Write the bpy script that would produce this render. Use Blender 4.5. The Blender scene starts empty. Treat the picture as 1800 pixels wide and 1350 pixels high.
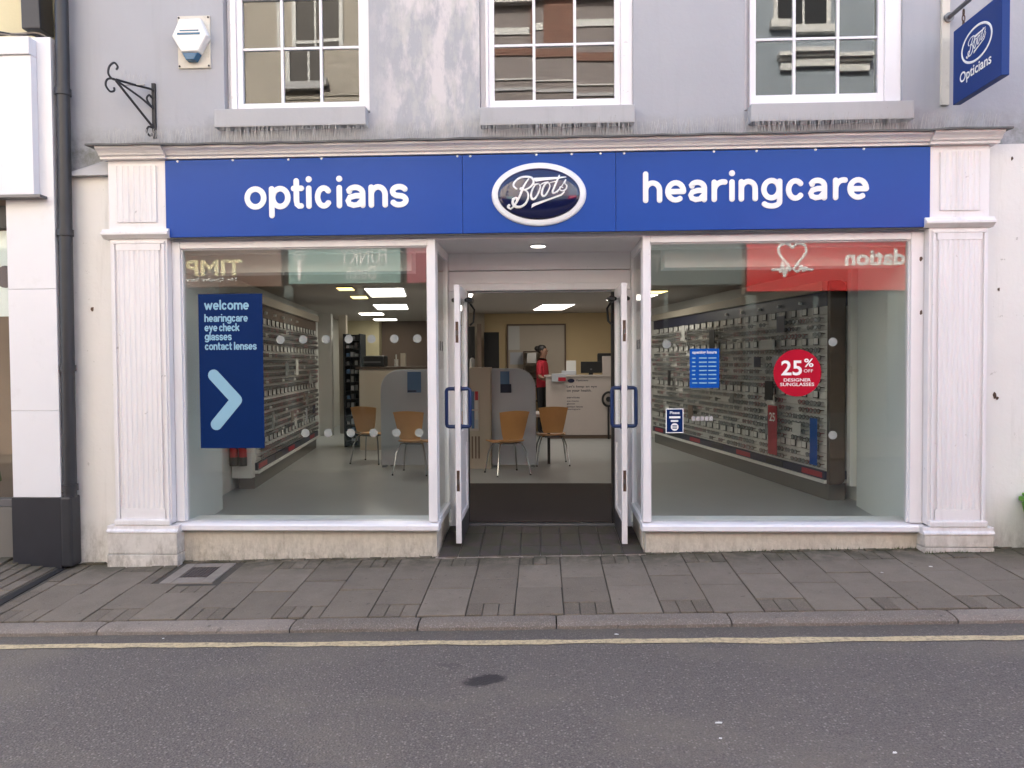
import bpy, bmesh, math, random
from mathutils import Vector, Matrix

rnd = random.Random(11)
S = bpy.context.scene
col = S.collection

# ------------------------------------------------------------------ camera
cam_d = bpy.data.cameras.new('camera')
cam = bpy.data.objects.new('camera', cam_d)
col.objects.link(cam)
S.camera = cam
cam_d.sensor_width = 36.0
cam_d.lens = 27.0
cam_d.clip_start = 0.05
cam_d.clip_end = 1000
PITCH, YAW, ROLL = 0.02853, 0.04195, 0.00684
fw = Vector((-math.sin(YAW) * math.cos(PITCH), math.cos(YAW) * math.cos(PITCH), -math.sin(PITCH)))
rt = Vector((math.cos(YAW), math.sin(YAW), 0))
up = rt.cross(fw)
rt2 = rt * math.cos(ROLL) - up * math.sin(ROLL)
up2 = rt * math.sin(ROLL) + up * math.cos(ROLL)
cam.matrix_world = Matrix(((rt2.x, up2.x, -fw.x, 0.0), (rt2.y, up2.y, -fw.y, -6.05),
                           (rt2.z, up2.z, -fw.z, 1.50), (0, 0, 0, 1)))

# ------------------------------------------------------------------ sky, sun, exposure
SUN_EL, SUN_AZ = math.radians(36), math.radians(-14)     # azimuth from +Y (behind the shop) towards +X
w = bpy.data.worlds.new('World')
S.world = w
w.use_nodes = True
nt = w.node_tree
bg = nt.nodes['Background']
sky = nt.nodes.new('ShaderNodeTexSky')
sky.sky_type = 'NISHITA'
sky.sun_disc = False
sky.sun_elevation = SUN_EL
sky.sun_rotation = SUN_AZ
sky.air_density = 0.75
sky.dust_density = 5.0
sky.ozone_density = 0.4
nt.links.new(sky.outputs[0], bg.inputs['Color'])
bg.inputs['Strength'].default_value = 0.15
sun_d = bpy.data.lights.new('sun', 'SUN')
sun_d.energy = 3.4
sun_d.angle = math.radians(0.53)
sun_d.color = (1.0, 0.95, 0.85)
sun = bpy.data.objects.new('sun', sun_d)
col.objects.link(sun)
sd = Vector((math.sin(SUN_AZ) * math.cos(SUN_EL), math.cos(SUN_AZ) * math.cos(SUN_EL), math.sin(SUN_EL)))
sun.rotation_euler = sd.to_track_quat('Z', 'Y').to_euler()
sun.location = sd * 30

S.view_settings.view_transform = 'Standard'
S.view_settings.look = 'None'
S.view_settings.exposure = 2.72
S.view_settings.gamma = 1.0
S.view_settings.use_curve_mapping = False
S.render.engine = 'CYCLES'
S.cycles.max_bounces = 10
S.cycles.diffuse_bounces = 5
S.cycles.glossy_bounces = 5
S.cycles.transmission_bounces = 6
S.cycles.transparent_max_bounces = 16
S.cycles.sample_clamp_indirect = 4.0
S.cycles.use_denoising = True

# ------------------------------------------------------------------ materials
def _nodes(name):
    m = bpy.data.materials.new(name)
    m.use_nodes = True
    return m, m.node_tree, m.node_tree.nodes['Principled BSDF']

def N(t, kind, **kw):
    n = t.nodes.new('ShaderNode' + kind)
    for k, v in kw.items():
        if k in n.inputs.keys():
            n.inputs[k].default_value = v
        else:
            setattr(n, k, v)
    return n

def L(t, a, b):
    t.links.new(a, b)

def noise(t, vec, scale, detail=4, rough=.55):
    n = N(t, 'TexNoise')
    n.inputs['Scale'].default_value = scale
    n.inputs['Detail'].default_value = detail
    n.inputs['Roughness'].default_value = rough
    L(t, vec, n.inputs['Vector'])
    return n.outputs['Fac']

def ramp(t, fac, p0, p1, c0=(0, 0, 0, 1), c1=(1, 1, 1, 1)):
    r = N(t, 'ValToRGB')
    e = r.color_ramp.elements
    e[0].position, e[1].position = p0, p1
    e[0].color, e[1].color = c0, c1
    L(t, fac, r.inputs['Fac'])
    return r.outputs['Color']

def mixc(t, fac, a, b):
    n = N(t, 'Mix', data_type='RGBA')
    for s, v in ((n.inputs['Factor'], fac), (n.inputs['A'], a), (n.inputs['B'], b)):
        pass
    ins = [i for i in n.inputs if i.enabled]
    for s, v in zip(ins, (fac, a, b)):
        if hasattr(v, 'links') or isinstance(v, bpy.types.NodeSocket):
            L(t, v, s)
        elif isinstance(v, (int, float)):
            s.default_value = v
        else:
            s.default_value = tuple(v) if len(v) == 4 else (*v, 1)
    return [o for o in n.outputs if o.enabled][0]

def math_(t, op, a, b=None):
    n = N(t, 'Math', operation=op)
    for i, v in enumerate((a, b)):
        if v is None:
            continue
        if isinstance(v, (int, float)):
            n.inputs[i].default_value = v
        else:
            L(t, v, n.inputs[i])
    return n.outputs[0]

def pos(t):
    return N(t, 'NewGeometry').outputs['Position']

def bump(t, p, h, strength=.3, dist=.01):
    b = N(t, 'Bump')
    b.inputs['Strength'].default_value = strength
    b.inputs['Distance'].default_value = dist
    L(t, h, b.inputs['Height'])
    L(t, b.outputs['Normal'], p.inputs['Normal'])

def mat(name, c, rough=.55, metal=0., var=.08, scale=6., bmp=0., bscale=60., spec=.5, dirt=0., dirtc=(.16, .13, .09), dscale=3., coat=0.):
    m, t, p = _nodes(name)
    P = pos(t)
    f = noise(t, P, scale)
    c0 = tuple(max(0, x * (1 - var)) for x in c)
    c1 = tuple(min(1, x * (1 + var)) for x in c)
    o = mixc(t, f, c0, c1)
    if dirt:
        d = ramp(t, noise(t, P, dscale, 8, .7), .56, .78)
        o = mixc(t, math_(t, 'MULTIPLY', d, dirt), o, dirtc)
    L(t, o, p.inputs['Base Color'])
    p.inputs['Roughness'].default_value = rough
    p.inputs['Metallic'].default_value = metal
    p.inputs['Specular IOR Level'].default_value = spec
    p.inputs['Coat Weight'].default_value = coat
    if bmp:
        bump(t, p, noise(t, P, bscale, 3), bmp, .004)
    return m

def emit(name, c, s):
    m, t, p = _nodes(name)
    p.inputs['Base Color'].default_value = (*c, 1)
    p.inputs['Emission Color'].default_value = (*c, 1)
    p.inputs['Emission Strength'].default_value = s
    return m

def glass(name, ior, tint=(.93, .96, .94), wav=0., rough=0.):
    m, t, p = _nodes(name)
    t.nodes.remove(p)
    out = t.nodes['Material Output']
    tr = N(t, 'BsdfTransparent')
    tr.inputs['Color'].default_value = (*tint, 1)
    gl = N(t, 'BsdfGlossy')
    gl.inputs['Roughness'].default_value = rough
    # Schlick reflectance, the same from both sides of the thin pane
    ge = N(t, 'NewGeometry')
    dt = N(t, 'VectorMath', operation='DOT_PRODUCT')
    L(t, ge.outputs['Normal'], dt.inputs[0])
    L(t, ge.outputs['Incoming'], dt.inputs[1])
    g1 = math_(t, 'SUBTRACT', 1., math_(t, 'ABSOLUTE', dt.outputs['Value']))
    fac = math_(t, 'ADD', ior, math_(t, 'MULTIPLY', math_(t, 'POWER', g1, 5.), 1. - ior))
    mx = N(t, 'MixShader')
    L(t, fac, mx.inputs[0])
    L(t, tr.outputs[0], mx.inputs[1])
    L(t, gl.outputs[0], mx.inputs[2])
    L(t, mx.outputs[0], out.inputs['Surface'])
    if wav:
        b = N(t, 'Bump')
        b.inputs['Strength'].default_value = wav
        b.inputs['Distance'].default_value = .01
        L(t, noise(t, pos(t), 2.2, 1), b.inputs['Height'])
        L(t, b.outputs[0], gl.inputs['Normal'])
    return m

# painted timber / render with its own weathering (flaking, drips, dirt splash near the pavement)
def weathered(name, c, dirtc, amount, rough=.5, low=None, bmp=.25, stainscale=5.):
    m, t, p = _nodes(name)
    P = pos(t)
    o = mixc(t, noise(t, P, 2.5, 5), tuple(x * .94 for x in c), tuple(min(1, x * 1.05) for x in c))
    mp = N(t, 'Mapping')
    mp.inputs['Scale'].default_value = (9, 9, .8)
    L(t, P, mp.inputs['Vector'])
    streak = ramp(t, noise(t, mp.outputs[0], 1.2, 6, .65), .55, .8)
    o = mixc(t, math_(t, 'MULTIPLY', streak, amount * .55), o, dirtc)
    chips = ramp(t, noise(t, P, 14., 7, .7), .665, .69)
    o = mixc(t, math_(t, 'MULTIPLY', chips, amount), o, tuple(x * .7 for x in dirtc))
    if low is not None:
        sx = N(t, 'SeparateXYZ')
        L(t, P, sx.inputs[0])
        mr = N(t, 'MapRange')
        mr.inputs['From Min'].default_value = low
        mr.inputs['From Max'].default_value = low - .30
        L(t, sx.outputs['Z'], mr.inputs['Value'])
        ms = N(t, 'Mapping')
        ms.inputs['Scale'].default_value = (1, 1, .42)
        L(t, P, ms.inputs['Vector'])
        spl = math_(t, 'MULTIPLY', mr.outputs[0], ramp(t, noise(t, ms.outputs[0], stainscale * 2, 10, .78), .42, .66))
        o = mixc(t, math_(t, 'MULTIPLY', spl, .75), o, dirtc)
        peel = ramp(t, noise(t, P, 7., 8, .7), .56, .60)
        o = mixc(t, math_(t, 'MULTIPLY', math_(t, 'MULTIPLY', peel, mr.outputs[0]), .35), o, tuple(min(1, x * 1.25) for x in c))
    L(t, o, p.inputs['Base Color'])
    p.inputs['Roughness'].default_value = rough
    bump(t, p, noise(t, P, 25, 6), bmp, .006)
    return m

M = {}
M['white_wood'] = weathered('white_gloss_paint', (.77, .745, .75), (.30, .26, .23), .46, rough=.42, bmp=.16, low=.34)
M['white_frame'] = weathered('white_frame_paint', (.79, .77, .785), (.35, .31, .29), .26, rough=.35, bmp=.08)
M['cream_wall'] = weathered('cream_masonry_paint', (.74, .72, .69), (.24, .22, .17), .40, rough=.8, low=.30, bmp=.35)
M['plinth'] = weathered('dirty_plinth_paint', (.64, .60, .55), (.17, .14, .10), .55, rough=.8, low=.30, bmp=.5)
M['stall'] = weathered('stallriser_render', (.58, .53, .45), (.17, .14, .10), .75, rough=.9, low=.22, bmp=.9, stainscale=9.)
M['sill_grey'] = weathered('grey_sill_paint', (.42, .42, .43), (.16, .15, .13), .3, rough=.75, bmp=.2)

def upper_wall():
    m, t, p = _nodes('grey_lilac_render')
    P = pos(t)
    base = mixc(t, noise(t, P, 1.3, 4), (.355, .36, .385), (.43, .435, .46))
    sx = N(t, 'SeparateXYZ')
    L(t, P, sx.inputs[0])
    # bleached, patch-painted area between the first and second window
    a = math_(t, 'ABSOLUTE', math_(t, 'ADD', sx.outputs['X'], .80))
    band = ramp(t, a, .28, .62, (1, 1, 1, 1), (0, 0, 0, 1))
    mv = N(t, 'Mapping')
    mv.inputs['Scale'].default_value = (1.5, 1.5, .55)
    L(t, P, mv.inputs['Vector'])
    blot = ramp(t, noise(t, mv.outputs[0], 3.0, 9, .68), .46, .56)
    base = mixc(t, math_(t, 'MULTIPLY', math_(t, 'MULTIPLY', band, blot), .85), base, (.64, .60, .59))
    blot2 = ramp(t, noise(t, mv.outputs[0], 5.5, 9, .68), .50, .58)
    base = mixc(t, math_(t, 'MULTIPLY', math_(t, 'MULTIPLY', band, blot2), .6), base, (.50, .50, .47))
    # algae and splash just above the cornice ledge
    mr = N(t, 'MapRange')
    mr.inputs['From Min'].default_value = 3.42
    mr.inputs['From Max'].default_value = 3.20
    L(t, sx.outputs['Z'], mr.inputs['Value'])
    al = math_(t, 'MULTIPLY', mr.outputs[0], ramp(t, noise(t, P, 9, 8, .7), .36, .66))
    base = mixc(t, math_(t, 'MULTIPLY', al, .85), base, (.15, .155, .12))
    mp = N(t, 'Mapping')
    mp.inputs['Scale'].default_value = (5, 5, .35)
    L(t, P, mp.inputs['Vector'])
    st = ramp(t, noise(t, mp.outputs[0], 1.6, 6), .55, .8)
    base = mixc(t, math_(t, 'MULTIPLY', st, .28), base, (.27, .27, .275))
    L(t, base, p.inputs['Base Color'])
    p.inputs['Roughness'].default_value = .88
    bump(t, p, noise(t, P, 18, 7), .35, .008)
    return m
M['upper'] = upper_wall()

def asphalt():
    m, t, p = _nodes('worn_asphalt')
    P = pos(t)
    vo = N(t, 'TexVoronoi')
    vo.inputs['Scale'].default_value = 72
    L(t, P, vo.inputs['Vector'])
    stone = ramp(t, vo.outputs['Distance'], .20, .52, (1, 1, 1, 1), (0, 0, 0, 1))
    sx = N(t, 'SeparateColor')
    L(t, vo.outputs['Color'], sx.inputs[0])
    which = ramp(t, sx.outputs[0], .70, .92)
    big = noise(t, P, .9, 5, .6)
    base = mixc(t, big, (.080, .067, .059), (.116, .098, .087))
    fine = noise(t, P, 130, 2, .7)
    base = mixc(t, math_(t, 'MULTIPLY', ramp(t, fine, .44, .60), .75), base, (.170, .149, .134))
    base = mixc(t, math_(t, 'MULTIPLY', math_(t, 'MULTIPLY', stone, which), .55), base, (.37, .335, .295))
    dark = ramp(t, noise(t, P, 85, 3, .6), .30, .45, (1, 1, 1, 1), (0, 0, 0, 1))
    base = mixc(t, math_(t, 'MULTIPLY', dark, .7), base, (.040, .034, .033))
    # sandy traffic-polished streaks along the street
    mp = N(t, 'Mapping')
    mp.inputs['Scale'].default_value = (.8, 1.3, 1)
    L(t, P, mp.inputs['Vector'])
    sand = ramp(t, noise(t, mp.outputs[0], 1.1, 5, .6), .50, .72)
    base = mixc(t, math_(t, 'MULTIPLY', sand, .5), base, (.185, .158, .120))
    # oil stains
    sp = N(t, 'SeparateXYZ')
    L(t, P, sp.inputs[0])
    for (ox, oy, rx, ry, rot, k) in ((-.315, -2.13, .125, .075, -.35, .95), (-.53, -1.93, .09, .04, .2, .30)):
        dx = math_(t, 'ADD', sp.outputs['X'], -ox)
        dy = math_(t, 'ADD', sp.outputs['Y'], -oy)
        u = math_(t, 'DIVIDE', math_(t, 'ADD', math_(t, 'MULTIPLY', dx, math.cos(rot)), math_(t, 'MULTIPLY', dy, -math.sin(rot))), rx)
        v = math_(t, 'DIVIDE', math_(t, 'ADD', math_(t, 'MULTIPLY', dx, math.sin(rot)), math_(t, 'MULTIPLY', dy, math.cos(rot))), ry)
        r = math_(t, 'SQRT', math_(t, 'ADD', math_(t, 'MULTIPLY', u, u), math_(t, 'MULTIPLY', v, v)))
        r = math_(t, 'ADD', r, math_(t, 'MULTIPLY', math_(t, 'SUBTRACT', noise(t, P, 18, 6, .7), .5), 1.3))
        base = mixc(t, math_(t, 'MULTIPLY', ramp(t, r, .70, 1.0, (1, 1, 1, 1), (0, 0, 0, 1)), k), base, (.026, .022, .022))
    # silt in the gutter
    mr = N(t, 'MapRange')
    mr.inputs['From Min'].default_value = -1.62
    mr.inputs['From Max'].default_value = -1.42
    L(t, sp.outputs['Y'], mr.inputs['Value'])
    base = mixc(t, math_(t, 'MULTIPLY', math_(t, 'MULTIPLY', mr.outputs[0], noise(t, P, 7, 6, .7)), .9), base, (.075, .062, .046))
    L(t, base, p.inputs['Base Color'])
    p.inputs['Roughness'].default_value = .85
    hh = math_(t, 'ADD', stone, fine)
    bump(t, p, hh, .55, .006)
    return m
M['asphalt'] = asphalt()

def slabmat(name, c0, c1, spec=.3, sc=1.):
    m, t, p = _nodes(name)
    P = pos(t)
    oi = N(t, 'ObjectInfo')
    o = mixc(t, oi.outputs['Random'], c0, c1)
    o = mixc(t, math_(t, 'MULTIPLY', ramp(t, noise(t, P, 5, 6, .65), .40, .75), .5), o, tuple(x * .68 for x in c0))
    o = mixc(t, math_(t, 'MULTIPLY', ramp(t, noise(t, P, 260 * sc, 2), .52, .70), .5), o, tuple(x * 1.7 for x in c1))
    spots = ramp(t, noise(t, P, 22, 2), .69, .72)
    o = mixc(t, math_(t, 'MULTIPLY', spots, .45), o, (.05, .045, .04))
    sx = N(t, 'SeparateXYZ')
    L(t, P, sx.inputs[0])
    mr = N(t, 'MapRange')
    mr.inputs['From Min'].default_value = -.42
    mr.inputs['From Max'].default_value = -.02
    L(t, sx.outputs['Y'], mr.inputs['Value'])
    o = mixc(t, math_(t, 'MULTIPLY', math_(t, 'MULTIPLY', mr.outputs[0], ramp(t, noise(t, P, 7, 7, .7), .36, .56)), .95), o, (.050, .048, .028))
    L(t, o, p.inputs['Base Color'])
    p.inputs['Roughness'].default_value = .82
    p.inputs['Specular IOR Level'].default_value = spec
    bump(t, p, math_(t, 'ADD', noise(t, P, 150 * sc, 3), noise(t, P, 12, 4)), .35, .005)
    return m
M['slab'] = slabmat('paving_slab', (.146, .121, .094), (.196, .165, .130))
M['sett'] = slabmat('clay_sett', (.126, .104, .080), (.176, .147, .115), sc=.6)
M['mortar'] = mat('joint_grit', (.062, .054, .043), .95, var=.4, scale=20, bmp=.5)
M['kerb'] = slabmat('granite_kerb', (.150, .126, .105), (.240, .203, .172), sc=.45)
M['tile'] = slabmat('quarry_tile', (.050, .036, .037), (.085, .062, .064), spec=.5)
M['grout'] = mat('pale_grout', (.30, .26, .235), .9, var=.3, scale=30)
M['concrete'] = mat('pale_concrete', (.225, .195, .165), .9, var=.25, scale=14, bmp=.4, bscale=120)
M['cover_iron'] = mat('cover_iron', (.105, .085, .078), .6, .3, var=.3, scale=30)
M['yellow'] = None
def yellowmat():
    m, t, p = _nodes('worn_yellow_paint')
    P = pos(t)
    o = mixc(t, noise(t, P, 9, 6), (.46, .36, .20), (.60, .49, .31))
    o = mixc(t, math_(t, 'MULTIPLY', ramp(t, noise(t, P, 38, 8, .8), .47, .60), .70), o, (.17, .14, .10))
    L(t, o, p.inputs['Base Color'])
    p.inputs['Roughness'].default_value = .75
    bump(t, p, noise(t, P, 90, 3), .3, .004)
    return m
M['yellow'] = yellowmat()
M['blue'] = mat('fascia_blue', (.006, .060, .33), .28, var=.10, scale=1.2, spec=.22)
M['blue_dark'] = mat('hanging_sign_blue', (.006, .036, .19), .4, spec=.2, var=.04)
M['poster_blue'] = mat('poster_blue', (.001, .018, .095), .5, spec=.1, var=.03)
M['poster_blue2'] = mat('hours_blue', (.003, .075, .36), .5, spec=.1, var=.03)
M['chev'] = mat('chevron_pale_blue', (.24, .44, .57), .5, var=.02)
M['letter'] = mat('letter_white', (.86, .86, .85), .4, var=.02)
M['dome'] = mat('dome_navy', (.006, .009, .055), .10, var=.02, coat=.6)
M['ring'] = mat('ring_white', (.78, .80, .84), .35, var=.03)
M['lead'] = mat('lead_flashing', (.12, .12, .118), .7, .2, var=.4, scale=9, bmp=.4, dirt=.7, dirtc=(.07, .08, .045), dscale=12)
M['iron'] = mat('black_iron', (.022, .022, .026), .5, .3, var=.3, scale=30)
M['pipe'] = mat('pipe_black', (.026, .027, .032), .42, var=.25, scale=9)
M['dark_base'] = mat('dark_tile_base', (.022, .023, .030), .4, var=.2, scale=5)
M['white_panel'] = mat('white_cladding', (.74, .735, .76), .35, var=.04, scale=2, dirt=.22, dirtc=(.45, .43, .41), dscale=5)
M['cream_nb'] = mat('neighbour_cream', (.66, .59, .38), .85, var=.1, scale=3, bmp=.3)
M['alarm_white'] = mat('alarm_plastic', (.78, .77, .74), .4, var=.04)
M['alarm_plate'] = mat('alarm_plate', (.62, .58, .50), .6, var=.08, dirt=.4, dscale=9)
M['alarm_blue'] = mat('alarm_strobe_blue', (.02, .11, .22), .2, var=.05)
M['handle'] = mat('handle_blue', (.006, .024, .10), .3, var=.1)
M['brass'] = mat('lock_plate', (.10, .062, .045), .5, .5, var=.3, scale=40)
M['rubber'] = mat('black_rubber', (.012, .011, .012), .6)
M['kick'] = mat('kick_plate_grey', (.055, .053, .058), .45, .2, var=.15)
M['metal'] = mat('chrome_leg', (.55, .55, .56), .22, 1., var=.05)
M['wire'] = mat('spike_wire', (.42, .41, .40), .5, .2, var=.2)
M['steel_grey'] = mat('grey_steel', (.16, .16, .17), .4, .6)
M['glass'] = glass('shop_glass', .042, (.965, .985, .975), wav=.002)
M['oldglass'] = glass('old_window_glass', .06, (.85, .87, .87), wav=.018)
M['clear'] = glass('clear_glass', .04, (.95, .97, .96))
M['cable'] = mat('grey_cable', (.24, .21, .18), .6, var=.3, scale=20)
M['green_bin'] = mat('green_plastic', (.10, .27, .025), .45, var=.08)
M['wood_chair'] = mat('beech_ply', (.58, .30, .11), .42, var=.10, scale=9)
M['screen'] = mat('pale_blue_grey_laminate', (.47, .50, .55), .5, var=.03)
M['beige'] = mat('beige_laminate', (.50, .44, .36), .6, var=.04)
M['desk_white'] = mat('desk_laminate', (.56, .50, .47), .5, var=.04)
M['navy'] = mat('navy_print', (.010, .014, .05), .4, var=.05)
M['red'] = mat('red_print', (.40, .018, .035), .45, var=.04)
M['red_round'] = mat('sticker_red', (.42, .006, .025), .5, spec=.1, var=.03)
M['black'] = mat('black_plastic', (.012, .012, .013), .4, var=.2)
M['disp_white'] = mat('display_panel', (.82, .81, .79), .5, var=.05)
M['disp_strip'] = mat('display_ledge', (.55, .53, .50), .4, var=.06)
M['int_wall'] = mat('interior_pale_wall', (.75, .80, .79), .7, var=.03)
M['int_wall2'] = mat('interior_white_wall', (.74, .74, .71), .7, var=.03)
M['yellow_wall'] = mat('interior_yellow_wall', (.64, .50, .29), .8, var=.03)
M['brown_wall'] = mat('interior_brown_wall', (.18, .13, .10), .8, var=.06)
M['ceil'] = mat('ceiling_tile', (.50, .46, .42), .85, var=.03)
M['vinyl'] = mat('vinyl_floor', (.40, .42, .425), .30, var=.10, scale=2.2)
M['doormat'] = mat('brown_door_mat', (.036, .026, .024), .95, var=.2, scale=60, bmp=.6, bscale=200)
M['kickboard'] = mat('grey_kickboard', (.16, .15, .135), .5, var=.06)
M['wood_end'] = mat('dark_wood_end', (.085, .058, .040), .5, var=.2, scale=12)
M['skin'] = mat('skin', (.22, .12, .08), .55, var=.05)
M['hair'] = mat('dark_hair', (.010, .008, .008), .55)
M['red_top'] = mat('red_top', (.36, .012, .028), .8, var=.05)
M['trousers'] = mat('dark_trousers', (.014, .014, .018), .8)
M['ext_red'] = mat('extinguisher_red', (.42, .012, .014), .3)
M['paper'] = mat('paper', (.60, .60, .58), .6, var=.03)
M['leaflet'] = mat('leaflet_blue', (.09, .18, .34), .5, var=.1)
M['frosted'] = mat('frosted_dot', (.36, .35, .345), .7, var=.02)
M['moss'] = mat('moss_green', (.055, .075, .02), .95, var=.4, scale=40)
M['scrap'] = mat('paper_scrap', (.70, .69, .66), .7, var=.05)
M['lamp'] = emit('lamp_panel', (1.0, .92, .82), 1.35)
M['spot'] = emit('lamp_spot_warm', (1.0, .72, .25), .6)
M['lobby_lamp'] = emit('lobby_downlight', (1.0, .95, .85), .6)

# ------------------------------------------------------------------ geometry helpers
XZ = (Vector((1, 0, 0)), Vector((0, 0, 1)), Vector((0, -1, 0)))      # faces the street (-Y)
XZ_BACK = (Vector((-1, 0, 0)), Vector((0, 0, 1)), Vector((0, 1, 0)))  # faces +Y (across the street)
YZ_LEFT = (Vector((0, -1, 0)), Vector((0, 0, 1)), Vector((-1, 0, 0)))  # faces -X

class MB:
    def __init__(s):
        s.v, s.f, s.m = [], [], []

    def face(s, pts, mi=0):
        b = len(s.v)
        s.v += [tuple(p) for p in pts]
        s.f.append(tuple(range(b, b + len(pts))))
        s.m.append(mi)
        return s

    def box(s, x0, x1, y0, y1, z0, z1, mi=0):
        b = len(s.v)
        s.v += [(x, y, z) for z in (z0, z1) for y in (y0, y1) for x in (x0, x1)]
        for q in ((0, 2, 3, 1), (4, 5, 7, 6), (0, 1, 5, 4), (2, 6, 7, 3), (0, 4, 6, 2), (1, 3, 7, 5)):
            s.f.append(tuple(b + i for i in q))
            s.m.append(mi)
        return s

    def hull(s, lo, hi, mi=0):
        """two matching rings of 3D points joined and capped"""
        n, b = len(lo), len(s.v)
        s.v += [tuple(p) for p in lo] + [tuple(p) for p in hi]
        for i in range(n):
            j = (i + 1) % n
            s.f.append((b + i, b + j, b + n + j, b + n + i))
            s.m.append(mi)
        s.f.append(tuple(b + i for i in reversed(range(n))))
        s.f.append(tuple(b + n + i for i in range(n)))
        s.m += [mi, mi]
        return s

    def prism(s, poly, axis, a0, a1, mi=0):
        def P(u, v, a):
            return {'x': (a, u, v), 'y': (u, a, v), 'z': (u, v, a)}[axis]
        return s.hull([P(u, v, a0) for u, v in poly], [P(u, v, a1) for u, v in poly], mi)

    def cyl(s, p0, p1, r0, r1=None, seg=12, mi=0):
        r1 = r0 if r1 is None else r1
        p0, p1 = Vector(p0), Vector(p1)
        d = (p1 - p0).normalized()
        a = d.orthogonal().normalized()
        c = d.cross(a)
        ring = lambda p, r: [p + (a * math.cos(t) + c * math.sin(t)) * r for t in [2 * math.pi * i / seg for i in range(seg)]]
        return s.hull(ring(p0, r0), ring(p1, r1), mi)

    def tube(s, pts, r, seg=8, mi=0, closed=False):
        pts = [Vector(p) for p in pts]
        n = len(pts)
        rr = r if isinstance(r, (list, tuple)) else [r] * n
        rings, nrm = [], None
        for i, p in enumerate(pts):
            a = pts[(i - 1) % n] if (i > 0 or closed) else p
            b2 = pts[(i + 1) % n] if (i < n - 1 or closed) else p
            t = (b2 - a).normalized()
            if nrm is None:
                nrm = t.orthogonal().normalized()
            nrm = (nrm - t * nrm.dot(t)).normalized()
            bi = t.cross(nrm)
            rings.append([p + (nrm * math.cos(k) + bi * math.sin(k)) * rr[i] for k in [2 * math.pi * j / seg for j in range(seg)]])
        s.skin(rings, closed, mi)
        return s

    def skin(s, rings, closed=False, mi=0):
        b, seg, n = len(s.v), len(rings[0]), len(rings)
        for r in rings:
            s.v += [tuple(p) for p in r]
        for i in range(n if closed else n - 1):
            j = (i + 1) % n
            for k in range(seg):
                l = (k + 1) % seg
                s.f.append((b + i * seg + k, b + i * seg + l, b + j * seg + l, b + j * seg + k))
                s.m.append(mi)
        if not closed:
            s.f.append(tuple(b + k for k in reversed(range(seg))))
            s.f.append(tuple(b + (n - 1) * seg + k for k in range(seg)))
            s.m += [mi, mi]

    def stroke(s, pts, r, o, basis=XZ, depth=.006, closed=False, seg=8, mi=0, dome=None, flat=False):
        """round-ended flat brush stroke along a 2D polyline laid on the plane (o, basis)"""
        U, V, W = basis
        o = Vector(o)
        n = len(pts)
        rr = list(r) if isinstance(r, (list, tuple)) else [r] * n
        P = [Vector((p[0], p[1])) for p in pts]
        T = []
        for i in range(n):
            a = P[(i - 1) % n] if (i > 0 or closed) else P[i]
            b2 = P[(i + 1) % n] if (i < n - 1 or closed) else P[i]
            d = b2 - a
            T.append(d.normalized() if d.length > 1e-9 else Vector((1, 0)))
        seq = [(P[i], T[i], rr[i], 1.) for i in range(n)]
        if not closed:
            pre = [(P[0] - T[0] * rr[0] * math.sin(a), T[0], rr[0] * math.cos(a), math.cos(a)) for a in (1.45, 1.1, .7, .35)]
            post = [(P[-1] + T[-1] * rr[-1] * math.sin(a), T[-1], rr[-1] * math.cos(a), math.cos(a)) for a in (.35, .7, 1.1, 1.45)]
            seq = pre + seq + post
        rings = []
        for p, t, q, k in seq:
            nn = Vector((-t.y, t.x))
            ring = []
            for j in range(7 if flat else seg):
                a = 2 * math.pi * j / seg
                if flat:
                    fu, fv = ((-1, -1), (-1, .75), (-.94, 1), (0, 1), (.94, 1), (1, .75), (1, -1))[j]
                    c = p + nn * (fu * q)
                    ring.append(o + U * c.x + V * c.y + W * (fv * depth * (k if k < .9 else 1.)))
                    continue
                c = p + nn * (math.cos(a) * q)
                h = (dome(c.x, c.y) if dome else 0.) + math.sin(a) * depth * k
                ring.append(o + U * c.x + V * c.y + W * h)
            rings.append(ring)
        s.skin(rings, closed, mi)
        return s

    def build(s, name, mats, parent=None, bevel=0., smooth=False, label=None, cat=None, group=None, kind=None, keep=False):
        me = bpy.data.meshes.new(name)
        c = Vector((0, 0, 0))
        if not keep and s.v:
            xs, ys, zs = zip(*s.v)
            c = Vector(((min(xs) + max(xs)) / 2, (min(ys) + max(ys)) / 2, min(zs)))
        me.from_pydata([(x - c.x, y - c.y, z - c.z) for x, y, z in s.v], [], s.f)
        mats = mats if isinstance(mats, (list, tuple)) else [mats]
        for m in mats:
            me.materials.append(M[m] if isinstance(m, str) else m)
        if len(mats) > 1:
            me.polygons.foreach_set('material_index', s.m)
        bm = bmesh.new()
        bm.from_mesh(me)
        bmesh.ops.recalc_face_normals(bm, faces=bm.faces)
        if bevel:
            es = [e for e in bm.edges if len(e.link_faces) == 2 and e.calc_face_angle(0) > .6]
            bmesh.ops.bevel(bm, geom=es, offset=bevel, segments=2, profile=.6, affect='EDGES', clamp_overlap=True)
        bm.to_mesh(me)
        bm.free()
        if smooth:
            for p in me.polygons:
                p.use_smooth = True
            try:
                me.set_sharp_from_angle(angle=.7)
            except Exception:
                pass
        o = bpy.data.objects.new(name, me)
        col.objects.link(o)
        o.location = c
        if parent:
            attach(o, parent)
        tag(o, label, cat, group, kind)
        return o

def wloc(o):
    l = Vector((0, 0, 0))
    while o:
        l += o.location
        o = o.parent
    return l

def attach(o, parent):
    o.parent = parent
    p = Vector((0, 0, 0))
    q = parent
    while q:
        p += q.location
        q = q.parent
    o.location = o.location - p

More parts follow.
